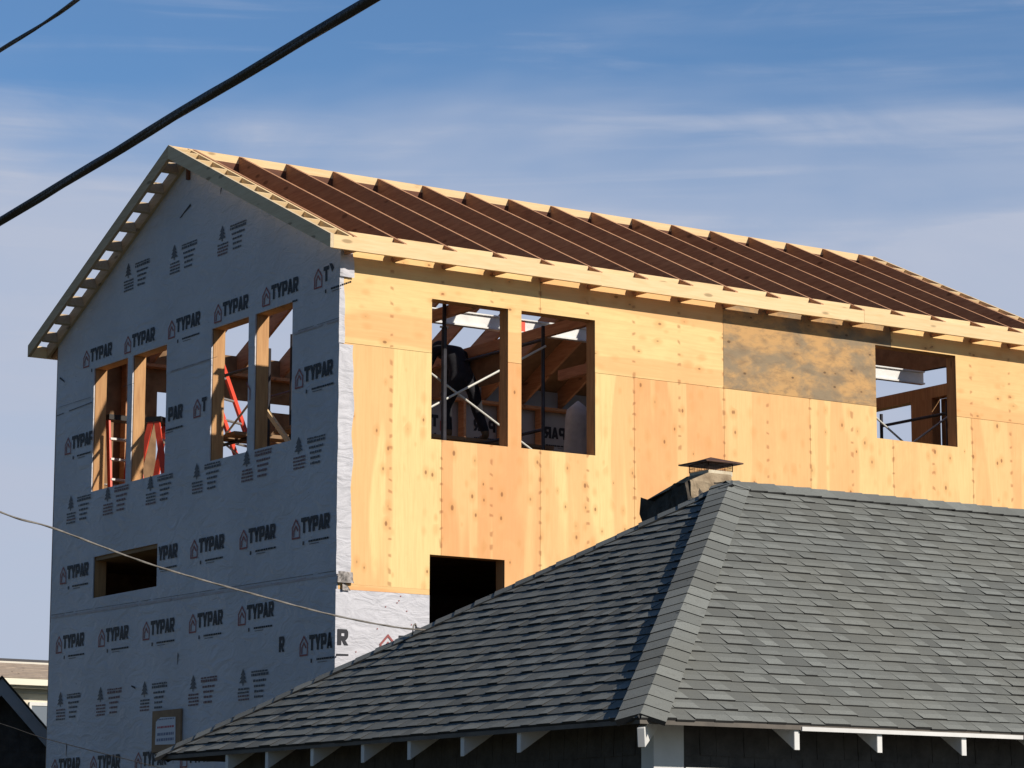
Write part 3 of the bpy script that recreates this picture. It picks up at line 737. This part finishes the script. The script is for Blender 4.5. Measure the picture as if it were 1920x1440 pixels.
J=[((px+.02,py+.02,pz+.70),(.155,.125)),                                  #0 pelvis
   ((px+.03,py+.12,pz+.86),(.15,.12)),((px+.05,py+.26,pz+1.02),(.165,.125)),((px+.07,py+.40,pz+1.10),(.13,.10)), #1-3 spine
   ((px+.08,py+.50,pz+1.12),.06),((px+.09,py+.60,pz+1.13),.095),((px+.09,py+.68,pz+1.10),.085),               #4-6 neck head
   ((px-.10,py+.0,pz+.66),.095),((px-.16,py+.10,pz+.38),.07),((px-.20,py-.02,pz+.09),.05),((px-.20,py-.03,pz+.045),.045),((px-.21,py+.13,pz+.035),.035), #7-11 left leg
   ((px+.13,py-.02,pz+.64),.095),((px+.17,py-.04,pz+.36),.07),((px+.20,py-.17,pz+.09),.05),((px+.20,py-.18,pz+.045),.045),((px+.22,py-.03,pz+.035),.035), #12-16
   ((px-.14,py+.38,pz+1.08),.07),((px-.24,py+.42,pz+.82),.05),((px-.16,py+.60,pz+.66),.036),((px-.14,py+.66,pz+.62),(.035,.02)), #17-20 arm
   ((px+.28,py+.40,pz+1.06),.07),((px+.36,py+.48,pz+.82),.05),((px+.24,py+.66,pz+.72),.036),((px+.21,py+.71,pz+.69),(.035,.02))] #21-24
Bn=[(0,1),(1,2),(2,3),(3,4),(4,5),(5,6),(0,7),(7,8),(8,9),(9,10),(10,11),(0,12),(12,13),(13,14),(14,15),(15,16),(3,17),(17,18),(18,19),(19,20),(3,21),(21,22),(22,23),(23,24)]
def mfn(c):
    if c.z<pz+.10: return 2
    if (c-Vector(J[20][0])).length<.07 or (c-Vector(J[24][0])).length<.07: return 1
    if c.y>py+.53 and c.z>pz+1.0: return 1
    return 0
skin_mesh('body',J,Bn,[BLKC,SKIN,BOOT],mfn,t)
hd=Vector((px+.09,py+.63,pz+1.13))
b=MB()
for la in range(8):
    for lo in range(14):
        def pt(i,j):
            th=math.pi*.62*i/8; ph=2*math.pi*j/14; return (hd.x+.108*math.sin(th)*math.cos(ph),hd.y+.115*math.sin(th)*math.sin(ph),hd.z+.01+.115*math.cos(th))
        b.poly([pt(la,lo),pt(la,lo+1),pt(la+1,lo+1),pt(la+1,lo)])
b.build('hair',HAIR,t,smooth=True)
for hidx,sg in ((20,1),(24,-1)):
    h0=Vector(J[hidx][0]); 
    for k in range(5):
        dx=(k-1.5)*.018*sg; l=[.075,.082,.076,.06,.05][k]
        b=MB()
        if k<4: b.tube([h0+Vector((dx,.01,0)),h0+Vector((dx,.01+l*.6,-.012)),h0+Vector((dx,.005+l*.8,-.04))],[.009,.0085,.007],7)
        else: b.tube([h0+Vector((-.035*sg,-.01,0)),h0+Vector((-.055*sg,.02,-.01)),h0+Vector((-.045*sg,.045,-.025))],[.010,.009,.008],7)
        b.build('finger',SKIN,t,smooth=True)

# ---- permit board on the gable
t=thing('notice_board','plywood backed notice sheet with red line fixed low on the wrapped gable wall','notice board',(-.01,3.6,3.2))
b=MB(); b.box((-.03,3.27,2.98),(-.006,3.95,3.43)); b.build('board',mat('weathered_ply_board',(.34,.22,.13),.8,nscale=7,col2=(.25,.16,.10)),t)
b=MB(); b.poly([(-.034,3.37,3.05),(-.034,3.86,3.06),(-.034,3.85,3.31),(-.034,3.74,3.355),(-.034,3.38,3.345)],0)
def pr2(y0,z0,y1,z1,mi): b.poly([(-.036,y0,z0),(-.036,y1,z0),(-.036,y1,z1),(-.036,y0,z1)],mi)
rr=random.Random(8)
for (z,h,mi) in [(3.325,.013,2),(3.235,.022,1),(3.155,.03,2),(3.095,.03,2)]:
    y=3.41
    while y<3.80: wd=rr.uniform(.02,.07); pr2(y,z,min(y+wd,3.82),z+h,mi); y+=wd+.01
b.build('notice_sheet',[mat('notice_paper',(.62,.64,.72),.6),mat('notice_red',(.45,.10,.14),.6),mat('notice_blue',(.20,.23,.36),.6)],t)

# ================================================================== GREY HIP ROOF HOUSE
HX,HY,HZ,HW,HH=-4.40,-11.14,2.525,6.2,1.97
LEN=13.0
AX,AY,AZ=HX+HW/2,HY+HW/2,HZ+HH
gh=thing('shingled_house','low dark house with grey shingled hip roof and white rafter tails in front','house',(HX+LEN/2,AY,0))
slope=Vector((HW/2,HH)).length; SN=HH/slope; CS=(HW/2)/slope
# face frames: origin at eave corner, u along eave, v up the slope
class Face:
    def __init__(s,o,u,v,n,lim0,lim1): s.o=Vector(o); s.u=Vector(u); s.v=Vector(v); s.n=Vector(n); s.l0=lim0; s.l1=lim1
    def p(s,a,b,h=0): return s.o+s.u*a+s.v*b+s.n*h
kk=(HW/2)/slope
Ff=Face((HX,HY,HZ),(1,0,0),(0,CS,SN),(0,-SN,CS),lambda v:kk*v,lambda v:LEN-kk*v)
Fb=Face((HX+LEN,HY+HW,HZ),(-1,0,0),(0,-CS,SN),(0,SN,CS),lambda v:kk*v,lambda v:LEN-kk*v)
Fl=Face((HX,HY+HW,HZ),(0,-1,0),(CS,0,SN),(-SN,0,CS),lambda v:kk*v,lambda v:HW-kk*v)
Fr=Face((HX+LEN,HY,HZ),(0,1,0),(-CS,0,SN),(SN,0,CS),lambda v:kk*v,lambda v:HW-kk*v)
NC=29; EX=slope/NC
def shingles(F,seed,coarse=False,thick=1.0):
    rr=random.Random(seed); b=MB()
    for c in range(NC):
        v0=c*EX-.0; v1=v0+EX*1.02
        a0,a1=F.l0(v0),F.l1(v0); t0,t1=F.l0(min(v1,slope)),F.l1(min(v1,slope))
        u=a0-rr.uniform(0,.2); high=rr.random()<.5
        wob=rr.uniform(0,6)
        while u<a1:
            wd=(.6 if coarse else rr.choice((.10,.13,.15,.18,.21)))*rr.uniform(.85,1.15); e=u+wd
            hh=.0095 if high else .0055; hh*=rr.uniform(.8,1.25)*thick
            tn=(rr.uniform(.45,1.0) if high else rr.uniform(0,.6))
            dv=rr.uniform(-.004,.004)+.004*math.sin(u*1.7+wob); 
            ua,ub=max(u,a0),min(e,a1); va,vb=max(u,t0),min(e,t1)
            if ub>ua+.002:
                if vb<=va: 
                    m_=min(max((va+vb)/2,t0),t1); va=vb=m_
                q0=F.p(ua,v0+dv-.004,hh+.002); q1=F.p(ub,v0+dv-.004,hh+.002*1); q2=F.p(vb,v1,.002); q3=F.p(va,v1,.002)
                g0=F.p(ua,v0+dv-.002,-.006); g1=F.p(ub,v0+dv-.002,-.006)
                at=(tn,rr.random(),0,0); dk=(0.,0,0,0)
                if (q2-q3).length>.03 and not coarse:
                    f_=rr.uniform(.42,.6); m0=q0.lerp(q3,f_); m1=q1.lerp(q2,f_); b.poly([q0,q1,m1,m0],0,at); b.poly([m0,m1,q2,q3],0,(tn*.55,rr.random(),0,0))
                elif (q2-q3).length>1e-4: b.poly([q0,q1,q2,q3],0,at)
                else: b.poly([q0,q1,q2],0,at)
                b.poly([g0,g1,q1,q0],1,dk); b.poly([g0,q0,q3],1,dk); b.poly([g1,q1,q2],1,dk)
            u=e; high=not high
    return b
SHD=mat('shingle_butt_edge',(.035,.036,.038),.95)
for F,sd_,co in ((Ff,1,False),(Fl,2,False),(Fb,3,True),(Fr,4,True)):
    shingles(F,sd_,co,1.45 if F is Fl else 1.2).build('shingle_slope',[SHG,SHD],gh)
# roof deck under the shingles
b=MB(); dz=.026
c4=[(HX,HY),(HX+LEN,HY),(HX+LEN,HY+HW),(HX,HY+HW)]; r0=Vector((AX,AY,AZ-.006)); r1=Vector((HX+LEN-HW/2,AY,AZ-.006))
E_t=[Vector((x,y,HZ-.006)) for x,y in c4]; E_b=[Vector((x,y,HZ-.006-dz)) for x,y in c4]; d0=r0-Vector((0,0,dz)); d1=r1-Vector((0,0,dz))
for q in ([E_t[0],E_t[1],r1,r0],[E_t[1],E_t[2],r1],[E_t[2],E_t[3],r0,r1],[E_t[3],E_t[0],r0],
          [E_b[1],E_b[0],d0,d1],[E_b[2],E_b[1],d1],[E_b[3],E_b[2],d1,d0],[E_b[0],E_b[3],d0]): b.poly(q,0)
for i in range(4): j=(i+1)%4; b.poly([E_b[i],E_b[j],E_t[j],E_t[i]],0)
b.build('roof_deck',DRIP,gh)
# white edge strip along the right part of the front eave
b=MB(); b.box((HX+1.2,HY-.006,HZ-.038),(HX+3.0,HY+.012,HZ-.013)); b.box((HX+3.02,HY+.0,HZ-.032),(HX+LEN-.2,HY+.012,HZ-.018)); b.build('drip_edge',WHT,gh)
# hip and ridge caps
def caps(p0,p1,n1,n2,seed,step=.168,wd=.15):
    """folded cap shingles running from p0 up to p1; n1,n2 outward directions lying in each roof slope"""
    b=MB(); rr=random.Random(seed); d=(p1-p0); Lh=d.length; d.normalize(); n=int(Lh/step); upn=(n1.cross(d)); 
    if upn.z<0: upn=-upn
    up2=(n2.cross(d)); 
    if up2.z<0: up2=-up2
    apex=(upn+up2).normalized()
    for k in range(n+1):
        s0=k*step; s1=min(s0+step*1.25,Lh+.02); at=(rr.uniform(.25,1.),rr.random(),0,0)
        j=rr.uniform(-.008,.008); h0=.017+rr.uniform(-.002,.003); h1=.010
        a=p0+d*(s0+j); c=p0+d*s1
        for nn,uu,lf in ((n1,upn,.006),(n2,up2,.020)):
            q=[a+apex*(h0+.002), a+nn*wd+uu*(h0+lf), c+nn*wd+uu*(h1+lf), c+apex*(h1+.001)]
            b.poly(q,0,at); b.poly([a+apex*-.01, a+nn*wd-uu*.004, q[1], q[0]],1); b.poly([q[1],a+nn*wd-uu*.004,c+nn*wd-uu*.004,q[2]],1)
    return b.build('ridge_cap',[SHG,SHD],gh)
ap=Vector((AX,AY,AZ)); ap2=Vector((HX+LEN-HW/2,AY,AZ))
def inslope(F,d,sign):
    v=F.n.cross(d).normalized(); return v if v.dot(sign)>0 else -v
C1=Vector((HX,HY,HZ)); C2=Vector((HX,HY+HW,HZ)); C3=Vector((HX+LEN,HY,HZ))
dh=(ap-C1).normalized(); caps(C1+dh*.02,ap,inslope(Ff,dh,Vector((1,-1,0))),inslope(Fl,dh,Vector((-1,1,0))),11)
dh=(ap-C2).normalized(); caps(C2+dh*.02,ap,inslope(Fl,dh,Vector((-1,-1,0))),inslope(Fb,dh,Vector((1,1,0))),12)
dh=(ap2-C3).normalized(); caps(C3+dh*.02,ap2,inslope(Ff,dh,Vector((-1,-1,0))),inslope(Fr,dh,Vector((1,1,0))),13)
dh=Vector((-1,0,0)); caps(ap2,ap+Vector((-.03,0,0)),inslope(Ff,dh,Vector((0,-1,0))),inslope(Fb,dh,Vector((0,1,0))),14)
# walls under the roof
OVH=.39; zt=HZ+OVH/(HW/2)*HH-.05
WX0,WY0,WX1,WY1=HX+OVH,HY+OVH,HX+LEN-OVH,HY+HW-OVH
b=MB()
def cedar(b,p0,p1,nrm,z0,z1,seed,holes=()):
    """courses of rough shingles on a wall"""
    rr=random.Random(seed); p0=Vector(p0); p1=Vector(p1); d=(p1-p0); Lh=d.length; d.normalize(); nrm=Vector(nrm); z=z1; 
    b.poly([p0+Vector((0,0,z0)),p1+Vector((0,0,z0)),p1+Vector((0,0,z1)),p0+Vector((0,0,z1))],0)
    while z>z0:
        zb=max(z-.19,z0); u=0
        while u<Lh:
            wd=rr.uniform(.09,.22); e=min(u+wd-.004,Lh); hgt=rr.uniform(.008,.014); j=rr.uniform(-.004,.004)
            if not any(h[0]<(u+e)/2<h[1] and h[2]<(z+zb)/2<h[3] for h in holes):
                q=[p0+d*u+nrm*(hgt)+Vector((0,0,zb+j)),p0+d*e+nrm*(hgt)+Vector((0,0,zb+j)),p0+d*e+nrm*.002+Vector((0,0,z)),p0+d*u+nrm*.002+Vector((0,0,z))]
                b.poly(q,0); b.poly([q[0]-nrm*hgt,q[1]-nrm*hgt,q[1],q[0]],0); b.poly([q[0]-nrm*hgt,q[0],q[3]],0); b.poly([q[1],q[1]-nrm*hgt,q[2]],0)
            u+=wd
        z=zb
cedar(b,(WX0,WY0,0),(WX1,WY0,0),(0,-1,0),.3,zt,1)
cedar(b,(WX0,WY1,0),(WX0,WY0,0),(-1,0,0),.3,zt,2)
b.poly([(WX0,WY1,0),(WX1,WY1,0),(WX1,WY1,zt),(WX0,WY1,zt)]); b.poly([(WX1,WY0,0),(WX1,WY1,0),(WX1,WY1,zt),(WX1,WY0,zt)])
b.poly([(WX0,WY0,0),(WX1,WY0,0),(WX1,WY0,.3),(WX0,WY0,.3)]); b.poly([(WX0,WY0,0),(WX0,WY1,0),(WX0,WY1,.3),(WX0,WY0,.3)])
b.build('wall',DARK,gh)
b=MB(); b.box((WX0-.022,WY0-.024,0),(WX0+.20,WY0-.002,zt-.02)); b.build('corner_board',WHT,gh)
b=MB(); b.box((WX0-.024,WY0-.022,0),(WX0-.002,WY0+.10,zt-.02)); b.build('corner_board',WHT,gh)
# front window whose head casing just enters the view
wn=MB(); wx0=WX0+.21; wn.box((wx0,WY0-.03,2.16),(wx0+.95,WY0-.003,2.268)); fr=wn.build('window',WHT,gh)
for (a,c,z0,z1,nm) in [(0,.09,1.0,2.158,'casing'),(.86,.95,1.0,2.158,'casing'),(0,.95,.9,.998,'sill')]:
    b=MB(); b.box((wx0+a,WY0-.03,z0),(wx0+c,WY0-.003,z1)); b.build(nm,WHT,fr)
b=MB(); b.box((wx0+.09,WY0-.018,1.0),(wx0+.86,WY0-.014,2.158)); b.build('pane',mat('dark_glass',(.02,.025,.03),.08,spec=.6),fr)
# rafter tails
def tail(F,u,vend,lenv=1.0,w_=.042,dep=.125,nm='rafter_tail'):
    b=MB(); s=F.u*w_/2; o0=F.p(u,0,-.034); z=Vector((0,0,-1))
    k=F.p(u,vend,-.034)
    e0=o0; e1=o0+z*dep; f1=k+z*dep
    b.prism([q-s for q in (e0,e1,f1,k)],[q+s for q in (e0,e1,f1,k)]); return b.build(nm,WHT,gh,bevel=.003)
for x in [-3.222,-2.572,-1.881,-1.22,-.56,.1,.76,1.42,2.08,2.74,3.4,4.06,4.72,5.38,6.04,6.7,7.36]: tail(Ff,x-HX,.50)
for y in [-9.85,-9.205,-8.56,-7.967,-7.283,-6.636,-6.036]: tail(Fl,HY+HW-y,.50)
# hip rafter end at the near corner
b=MB(); a=Vector((HX+.03,HY+.03,HZ-.06)); c=Vector((WX0+.05,WY0+.05,zt-.10)); b.bar(a+Vector((0,0,-.05)),c+Vector((0,0,-.05)),.045,.115); b.build('hip_rafter_tail',WHT,gh,bevel=.003)
# chimney
ch=MB(); rr=random.Random(21)
X0,X1,Y0,Y1=-1.30,-.86,-7.50,-6.95
def rough(b,pts_lo,pts_hi,mi,n=5,amp=.02,seed=0):
    for i in range(len(pts_lo)):
        a0,a1=Vector(pts_lo[i]),Vector(pts_lo[(i+1)%len(pts_lo)]); b0,b1=Vector(pts_hi[i]),Vector(pts_hi[(i+1)%len(pts_lo)])
        nr=(a1-a0).cross(b0-a0).normalized()
        g_=[[None]*(n+1) for _ in range(n+1)]
        for p in range(n+1):
            for q in range(n+1):
                v=(a0.lerp(a1,p/n)).lerp(b0.lerp(b1,p/n),q/n)
                g_[p][q]=v+noise.noise_vector(v*10+Vector((seed,0,0)))*amp
        for p in range(n):
            for q in range(n): b.poly([g_[p][q],g_[p+1][q],g_[p+1][q+1],g_[p][q+1]],mi)
lo=[(X0,Y0,3.6),(X1,Y0,3.6),(X1,Y1,3.6),(X0,Y1,3.6)]; hi=[(X0,Y0,4.565),(X1,Y0,4.565),(X1,Y1,4.47),(X0,Y1,4.47)]
rough(ch,lo,hi,0,10,.06)
hi2=[(-1.07,-7.47,4.655),(-.85,-7.47,4.655),(-.85,-7.2,4.655),(-1.07,-7.2,4.655)]
ch.poly([hi[0],hi[1],hi2[1],hi2[0]],1); ch.poly([hi[1],hi[2],hi2[2],hi2[1]],1); ch.poly([hi[2],hi[3],hi2[3],hi2[2]],1); ch.poly([hi[3],hi[0],hi2[0],hi2[3]],1); ch.poly(hi2,1)
STONE=mat('dark_parged_stone',(.11,.095,.08),.95,nscale=12,col2=(.035,.033,.03),bump=1.0,bscale=14)
MORT=mat('weathered_mortar',(.42,.34,.24),.95,nscale=11,col2=(.20,.15,.10),bump=.8,bscale=18)
chim=ch.build('chimney',[STONE,MORT],gh)
b=MB(); rough(b,[(X0+.05,Y0-.015,4.44),(X1,Y0-.015,4.44),(X1,Y0-.005,4.44),(X0+.05,Y0-.005,4.44)],[(X0+.0,Y0-.012,4.57),(X1,Y0-.012,4.57),(X1,Y0-.005,4.57),(X0,Y0-.005,4.57)],0,6,.02,3); b.build('mortar_patch',MORT,chim)
fx0,fx1,fy0,fy1=-1.055,-.825,-7.455,-7.215
b=MB(); b.box((fx0,fy0,4.645),(fx1,fy1,4.682)); b.build('flue_crown',mat('worn_white_crown',(.72,.68,.56),.8,nscale=12,col2=(.5,.42,.3)),chim)
RUST=mat('rusty_metal',(.16,.085,.06),.7,nscale=14,col2=(.07,.04,.035),metal=.3)
b=MB(); cx,cy=(fx0+fx1)/2,(fy0+fy1)/2; h=.178
base=[(cx-h,cy-h,4.748),(cx+h,cy-h,4.748),(cx+h,cy+h,4.748),(cx-h,cy+h,4.748)]; top_=(cx,cy,4.80)
mid=[(cx-h*.45,cy-h*.45,4.772),(cx+h*.45,cy-h*.45,4.775),(cx+h*.45,cy+h*.45,4.775),(cx-h*.45,cy+h*.45,4.772)]
und=[(q[0],q[1],q[2]-.010) for q in base]
for i in range(4):
    j=(i+1)%4; b.poly([base[i],base[j],mid[j],mid[i]]); b.poly([mid[i],mid[j],top_]); b.poly([und[j],und[i],base[i],base[j]])
b.poly(und[::-1]); b.build('flue_cap',RUST,chim)
b=MB(); z0,z1=4.68,4.742
for (ax_,ay_,bx_,by_) in [(fx0,fy0,fx1,fy0),(fx1,fy0,fx1,fy1),(fx1,fy1,fx0,fy1),(fx0,fy1,fx0,fy0)]:
    for k in range(15):
        f=k/14; x=ax_+(bx_-ax_)*f; y=ay_+(by_-ay_)*f; b.tube([(x,y,z0),(x,y,z1)],.0016 if k%14 else .005,4)
    for k in range(3): z=z0+.005+k*.026; b.tube([(ax_,ay_,z),(bx_,by_,z)],.0014,4)
b.build('spark_screen',RUST,chim)

# ================================================================== NEIGHBOURS AT LEFT
nh=thing('dark_shingled_cottage','dark cottage gable with pale grey barge boards at the lower left edge','house',(4,9.6,0))
gx=.5; py_,pz_=9.30,4.13; hs=1.115; nh.location=(gx,py_,0)
b=MB(); 
yL,yR=py_+1.35,py_-1.35
cedar(b,(gx+.3,yL,0),(gx+.3,yR,0),(-1,0,0),.2,2.45,7)
b.poly([(gx+.3,yR,2.45),(gx+.3,yL,2.45),(gx+.3,py_,pz_-.15)])
z=2.45
while z<pz_-.3:
    hw=(pz_-.2-z)/hs; y=py_-hw; rr=random.Random(int(z*100))
    while y<py_+hw:
        wd=rr.uniform(.1,.2); e=min(y+wd-.004,py_+hw); b.poly([(gx+.286,y,z),(gx+.286,e,z),(gx+.298,e,z+.19),(gx+.298,y,z+.19)]); b.poly([(gx+.286,y,z),(gx+.286,e,z),(gx+.3,e,z),(gx+.3,y,z)]); y+=wd
    z+=.19
for yy in (yL,yR): b.poly([(gx+.3,yy,0),(gx+7,yy,0),(gx+7,yy,2.45),(gx+.3,yy,2.45)])
b.build('wall',DARK,nh)
BARG=mat('pale_grey_paint',(.40,.44,.50),.6,nscale=5,col2=(.33,.36,.41))
for s in (-1,1):
    b=MB(); e=1.6; ya=py_+s*e; za=pz_-e*hs
    b.prism([(gx,py_,pz_-.01),(gx,ya,za-.01),(gx,ya,za-.22),(gx,py_,pz_-.225)],[(gx+.03,py_,pz_-.01),(gx+.03,ya,za-.01),(gx+.03,ya,za-.22),(gx+.03,py_,pz_-.225)]); b.build('barge_board',BARG,nh)
    b=MB(); b.prism([(gx-.03,py_,pz_+.028),(gx-.03,ya,za+.028),(gx-.03,ya,za),(gx-.03,py_,pz_)],[(gx+7.3,py_,pz_+.028),(gx+7.3,ya,za+.028),(gx+7.3,ya,za),(gx+7.3,py_,pz_)]); b.build('roof',mat('dark_roofing',(.05,.05,.052),.95,nscale=10,col2=(.03,.03,.03)),nh)

nh.rotation_euler=(0,0,R(66.5))

# far cream house: eave faces the camera side, roof slope seen
fh=thing('cream_house','distant cream house with tan shingle roof and white eave beyond the dark cottage','house',(6,24,0))
fy=20.2; z1=4.82
CREAM=mat('cream_siding',(.74,.70,.58),.6,nscale=3,col2=(.68,.63,.52))
b=MB(); b.box((-4,fy+.35,0),(14,fy+8,4.835),0)
for k in range(22): 
    z=.2+k*.2; b.box((-4.004,fy+.338,z),(14.004,fy+.352,z+.012),0)
b.build('wall',CREAM,fh)
b=MB(); b.box((-4.4,fy-.02,z1+.02),(14.4,fy+.1,z1+.13)); b.build('gutter',mat('white_gutter',(.80,.77,.66),.5),fh)
b=MB(); b.box((-4.4,fy+.1,z1-.02),(14.4,fy+.36,z1+.01)); b.box((-4.4,fy+.325,z1-.10),(14.4,fy+.349,z1-.02)); b.build('soffit',mat('shaded_soffit_board',(.45,.46,.45),.7),fh)
TAN=mat('tan_shingle',(.42,.35,.29),.95,nscale=8,nstretch=(.6,2.2,2.2),col2=(.27,.22,.185),bump=.4,bscale=12)
b=MB(); rr=random.Random(4); rise=.30; run=.82
nC=9
for c in range(nC):
    a=c/nC; y0=fy-.03+run*a; zz0=z1+.14+rise*a; y1=fy-.03+run*(a+1/nC); zz1=z1+.14+rise*(a+1/nC); x=-4.5
    while x<14.5:
        wd=rr.uniform(.15,.4); h=rr.uniform(.004,.014); b.poly([(x,y0,zz0+h),(x+wd,y0,zz0+h),(x+wd,y1,zz1),(x,y1,zz1)]); b.poly([(x,y0,zz0-.01),(x+wd,y0,zz0-.01),(x+wd,y0,zz0+h),(x,y0,zz0+h)]); x+=wd
b.build('roof',TAN,fh)
b=MB(); b.box((-4.5,fy+run-.03,z1+.14+rise),(14.5,fy+run+6,z1+.14+rise+.03)); b.build('roof_top',mat('pale_roof_edge',(.66,.64,.58),.7),fh)
b=MB(); b.box((-4.5,fy+run+.02,z1+.14+rise+.03),(14.5,fy+run+6,z1+.14+rise+.08)); b.build('roof_cap',mat('dark_roof_cap',(.07,.07,.08),.8),fh)
wn=MB(); wn.box((5.88,fy+.31,3.4),(5.92,fy+.345,4.58)); wn.box((6.7,fy+.31,3.4),(6.74,fy+.345,4.58)); wn.box((5.92,fy+.31,4.52),(6.7,fy+.345,4.58)); w_=wn.build('window',WHT,fh)
b=MB(); b.box((5.92,fy+.325,3.4),(6.7,fy+.335,4.52)); b.build('pane',mat('window_pane',(.16,.19,.24),.15,spec=.6),w_)

# ================================================================== OVERHEAD LINES
def spline(pts,n=16):
    P=[Vector(p) for p in pts]; out=[]
    for i in range(len(P)-1):
        p0=P[max(i-1,0)];p1=P[i];p2=P[i+1];p3=P[min(i+2,len(P)-1)]
        for k in range(n):
            t=k/n; out.append(.5*((2*p1)+(-p0+p2)*t+(2*p0-5*p1+4*p2-p3)*t*t+(-p0+3*p1-3*p2+p3)*t**3))
    out.append(P[-1]); return out
def twisted(pts,r,pitch_,nst=3,n=14,frac=.52):
    path=spline(pts,n); b=MB(); s=0; acc=[0]
    for i in range(1,len(path)): acc.append(acc[-1]+(path[i]-path[i-1]).length)
    # resample evenly
    tot=acc[-1]; step=pitch_/12; pp=[]; j=0; d=0
    while d<tot:
        while acc[j+1]<d: j+=1
        f=(d-acc[j])/(acc[j+1]-acc[j]); pp.append(path[j].lerp(path[j+1],f)); d+=step
    for st in range(nst):
        q=[]
        for i,p in enumerate(pp):
            t=(pp[min(i+1,len(pp)-1)]-pp[max(i-1,0)]).normalized(); x=t.cross(Vector((0,0,1))).normalized(); y=x.cross(t)
            a=2*math.pi*(i*step/pitch_)+2*math.pi*st/nst; q.append(p+(x*math.cos(a)+y*math.sin(a))*r*frac)
        b.tube(q,r*(1-frac)+.001,8)
    return b
b=twisted([(-12.5,10,7.2),(-11.2,0,5.0),(-10.3,-7.5,4.2),(-9.743,-12.403,4.13),(-9.653,-13.954,4.236),(-9.668,-14.927,4.278),(-9.727,-15.865,4.291),(-9.772,-16.566,4.295),(-9.801,-17.098,4.304),(-9.841,-18.114,4.335),(-9.872,-19.2,4.375),(-9.9,-20.6,4.44),(-9.97,-24,4.75),(-10.2,-36,6.6)],.0175,3.2,3,14,.34)
tag(b.build('power_cable',BLK,smooth=True),'thick black twisted overhead cable slanting across the upper left sky','cable')
b=twisted([(-7.5,10,8.0),(-7.9,-2,6.5),(-8.14,-8.76,6.07),(-8.42,-10.98,5.89),(-8.46,-11.55,5.865),(-8.52,-12.12,5.84),(-8.8,-13.73,5.72),(-8.98,-15.3,5.68),(-9.4,-20,5.8),(-10.2,-34,7.0)],.0105,2.,2,14,.35)
tag(b.build('power_cable',BLK,smooth=True),'thinner black overhead cable cutting the top left corner of the sky','cable')
b=twisted([(-20,-12,7.5),(-11.5,-9.4,5.0),(-8.06,-8.37,4.12),(-6.99,-7.86,3.885),(-6.57,-7.75,3.82),(-5.74,-7.54,3.65),(-4.76,-7.3,3.51),(-4.17,-7.19,3.43),(-3.6,-7.07,3.385),(-3.15,-6.75,3.41),(-3.02,-6.42,3.455)],.0062,.5,2,14,.3)
b.tube([(-3.06,-6.44,3.40),(-3.05,-6.44,3.47),(-3.01,-6.40,3.485),(-2.98,-6.37,3.45)],.007,6)
tag(b.build('service_wire',GRYW,smooth=True),'thin weathered grey wire sagging across the wrapped gable to the grey hip roof','wire')
b=MB(); b.tube(spline([(-16,-6.2,4.8),(-9.5,-6.6,3.25),(-6.76,-6.55,2.72),(-5.98,-6.42,2.55),(-5.27,-6.25,2.43),(-4.89,-6.24,2.36),(-4.3,-6.2,2.3)],8),.003,6)
tag(b.build('telephone_wire',BLK,smooth=True),'very thin dark wire low across the wrapped gable, ending at the grey roof eave','wire')
